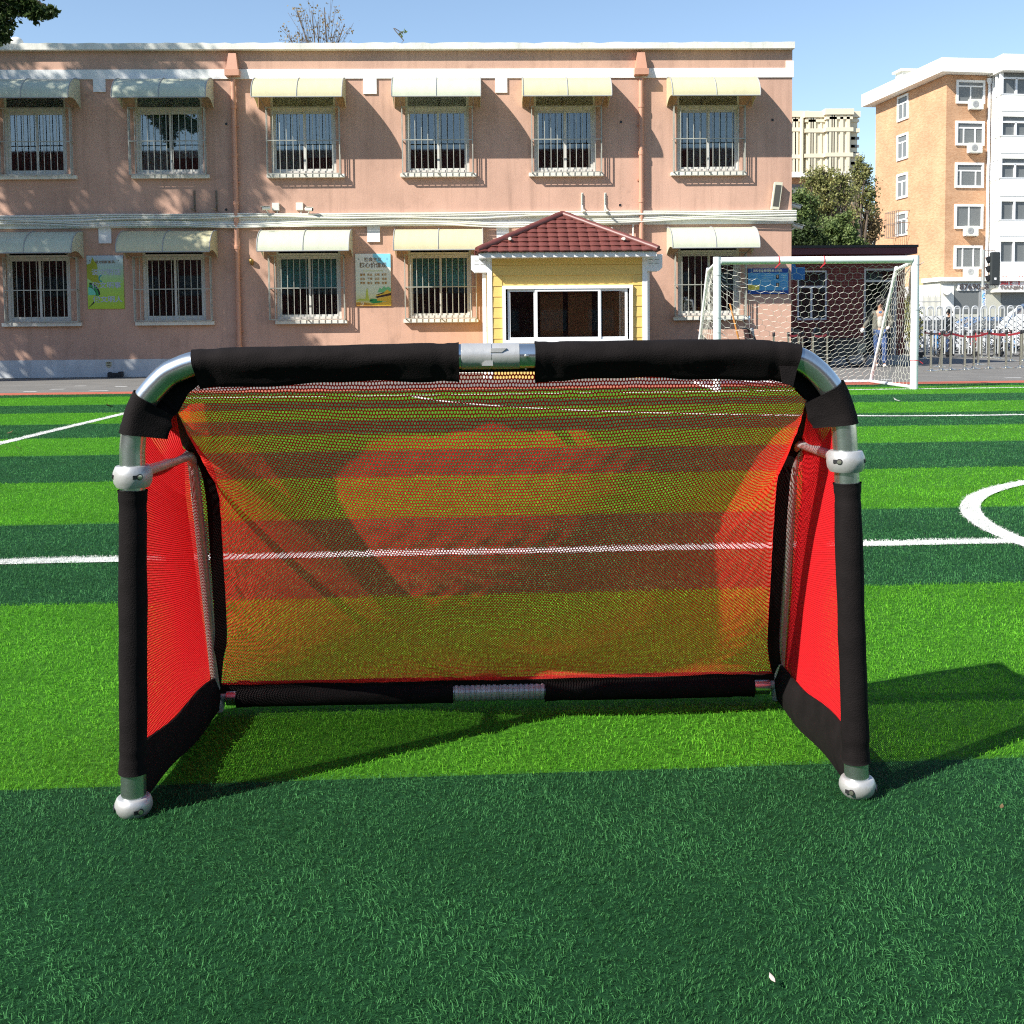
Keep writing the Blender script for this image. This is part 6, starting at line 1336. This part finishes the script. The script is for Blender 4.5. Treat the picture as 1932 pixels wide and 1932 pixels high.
# big tree off the left edge: it shades the left of the school front
def along(px, py, t): q = F_(px, py); return q+SUNV*t
cr = []
rq = random.Random(5)
for (px, py, t_, r_) in ((-40, 120, 10.5, 1.9), (30, 560, 10, 2.0), (110, 330, 11.5, 1.6), (200, 600, 11, 2.1), (230, 270, 12, 1.7), (330, 430, 11.5, 1.6), (330, 120, 12.5, 1.5), (345, 620, 11, 1.5), (60, 690, 10.5, 1.7), (180, 80, 12, 1.1), (130, 470, 11, 1.5), (420, 560, 12, 1.2), (-60, 380, 10, 1.8), (480, 590, 12, .8), (395, 300, 12, 1.0), (280, 500, 11.5, 1.3), (540, 650, 12.5, .6), (60, 200, 11.5, 1.3), (470, 250, 12.5, .45)):
    cr.append((along(px, py, t_), (r_, r_*.8, r_*.85)))
bx_ = sum((c.x for c, r_ in cr))/len(cr); 
tree('tall leafy tree at the left edge, its dark branch tips hanging over the roof line', (bx_-2.5, 21.5, 0), 5.0, cr, 18500, .17, 'leafdark', tr=.3, seed=3, twig=13, spread=.17)
# its low branch tips that enter the frame
tips = [(W(x, y, 21.6), (r_, r_*.6, r_*.7)) for (x, y, r_) in ((2, 22, .30), (32, 18, .24), (10, 52, .24), (46, 2, .22), (72, 34, .2), (92, 28, .12), (100, 22, .12), (24, 40, .2), (56, 12, .14), (4, 78, .14), (-30, 10, .5))]
tree('dark drooping branch of broad leaves entering the sky at top left', W(-160, -60, 21.6), .02, tips, 3600, .11, 'leafdark', cat='branch', nm='tree_branch', tr=.06, seed=8, twig=8)
# bare tree behind the roof
c0_ = W(603, 20, 42); tb = W(603, 400, 42); tree('sparse nearly bare tree rising behind the school roof', (tb.x, 42, 0), 8.6, [(W(x, y, 42), (r_, r_*.8, r_*.8)) for (x, y, r_) in ((598, 40, .9), (570, 62, .7), (632, 58, .8), (612, 14, .9), (588, 20, .7), (545, 66, .5), (650, 45, .6), (560, 20, .35))], 420, .10, 'leafdry', tr=.07, seed=12, twig=8)
q = W(762, 82, DF+1); tree('tiny weed sprouting on the roof edge', (q.x, q.y, q.z-.05), .12, [(q+Vector((-.02, 0, .25)), (.06, .06, .12))], 40, .07, 'leafgreen', cat='plant', nm='roof_weed', tr=.008, seed=4, twig=5)
def tg(label, D, pts, n, ls, m, seed, base_px, droop=.15, tr=.16, twig=16):
    q = W(base_px, 600, D); tree(label, (q.x, D, 0), W(base_px, 430, D).z*.7, [(W(x, y, D), (r_, r_, r_)) for (x, y, r_) in pts], n, ls, m, tr=tr, seed=seed, twig=twig, droop=droop)
tg('yellowish green tree in the middle of the gap beside the school', 52, [(1560, 350, .9), (1582, 345, .8), (1545, 372, .9), (1570, 380, .8), (1600, 360, .6), (1530, 350, .6), (1555, 320, .55), (1590, 325, .45), (1535, 325, .4), (1520, 385, .7)], 5200, .13, 'leafyellow', 21, 1575)
tg('dark green tree just right of the school corner', 48, [(1510, 390, .9), (1525, 410, .8), (1505, 430, .9), (1520, 375, .6), (1500, 365, .5), (1530, 440, .7)], 6000, .13, 'leafgreen', 22, 1512)
tg('slim tree with open branches against the orange block', 55, [(1628, 355, .8), (1640, 340, .6), (1620, 320, .5), (1634, 312, .35), (1640, 375, .7), (1612, 385, .6), (1622, 295, .2)], 2400, .14, 'leafyellow', 23, 1625, twig=14)
tg('brownish thinning tree beside the orange block', 58, [(1630, 400, .9), (1640, 425, .8), (1615, 430, .8), (1600, 405, .8), (1560, 415, .9), (1545, 405, .7), (1635, 445, .6)], 5000, .15, 'leafdry', 24, 1635)
tg('bright green bushy tree low behind the brick house roof', 44, [(1580, 425, .7), (1570, 445, .7), (1595, 440, .7), (1555, 450, .6), (1600, 460, .6), (1585, 460, .7), (1565, 462, .6)], 9000, .14, 'leafgreen', 25, 1582, tr=.1)
tg('dense dark evergreen at the lower left of the gap beside the school', 43, [(1505, 445, .8), (1525, 460, .8), (1500, 470, .8), (1540, 455, .6), (1515, 435, .6)], 9000, .13, 'leafdark', 26, 1510, tr=.1)
# bamboo and shrubs seen through the side net
tg('thin yellow green shrub between the brick house and gate', 42, [(1715, 590, .5), (1722, 610, .5), (1712, 625, .5), (1725, 640, .4), (1718, 575, .3)], 1600, .12, 'leafyellow', 27, 1718, tr=.04)
# far city strip behind the camera and to the sides is open ground apart from two added blocks; low far blocks close the horizon at the right
# unseen block added behind the photographer to darken window reflections and sky fill
b = MB(); b.box(-55, 55, -62, -48, 0, 18); e = empty('reflection_block', (0, -48, 0), 'unseen long block added behind the photographer to darken the school window reflections', 'building'); b.build('wall', M['brickred'], e)
for i in range(26):
    for k in range(4): b = MB(); x = -52+i*4.1; b.box(x, x+2.2, -48.0, -47.95, 1.2+k*3.6, 3.0+k*3.6); b.build('window', M['towerglass'], e)
e = empty('sky_blocker', (-44, 0, 0), 'unseen plain block added far left of the pitch to cut the low sky light', 'building'); b = MB(); b.box(-56, -44, -60, 24, 0, 17); b.build('wall', M['brickred'], e)  # added out of view to block low sky and reduce fill on the facade
for i in range(18):
    for k in range(4): b = MB(); y = -56+i*4.3; b.box(-44, -43.95, y, y+2.2, 1.2+k*3.8, 3.0+k*3.8); b.build('window', M['towerglass'], e)
sc.view_settings.exposure = 0.85
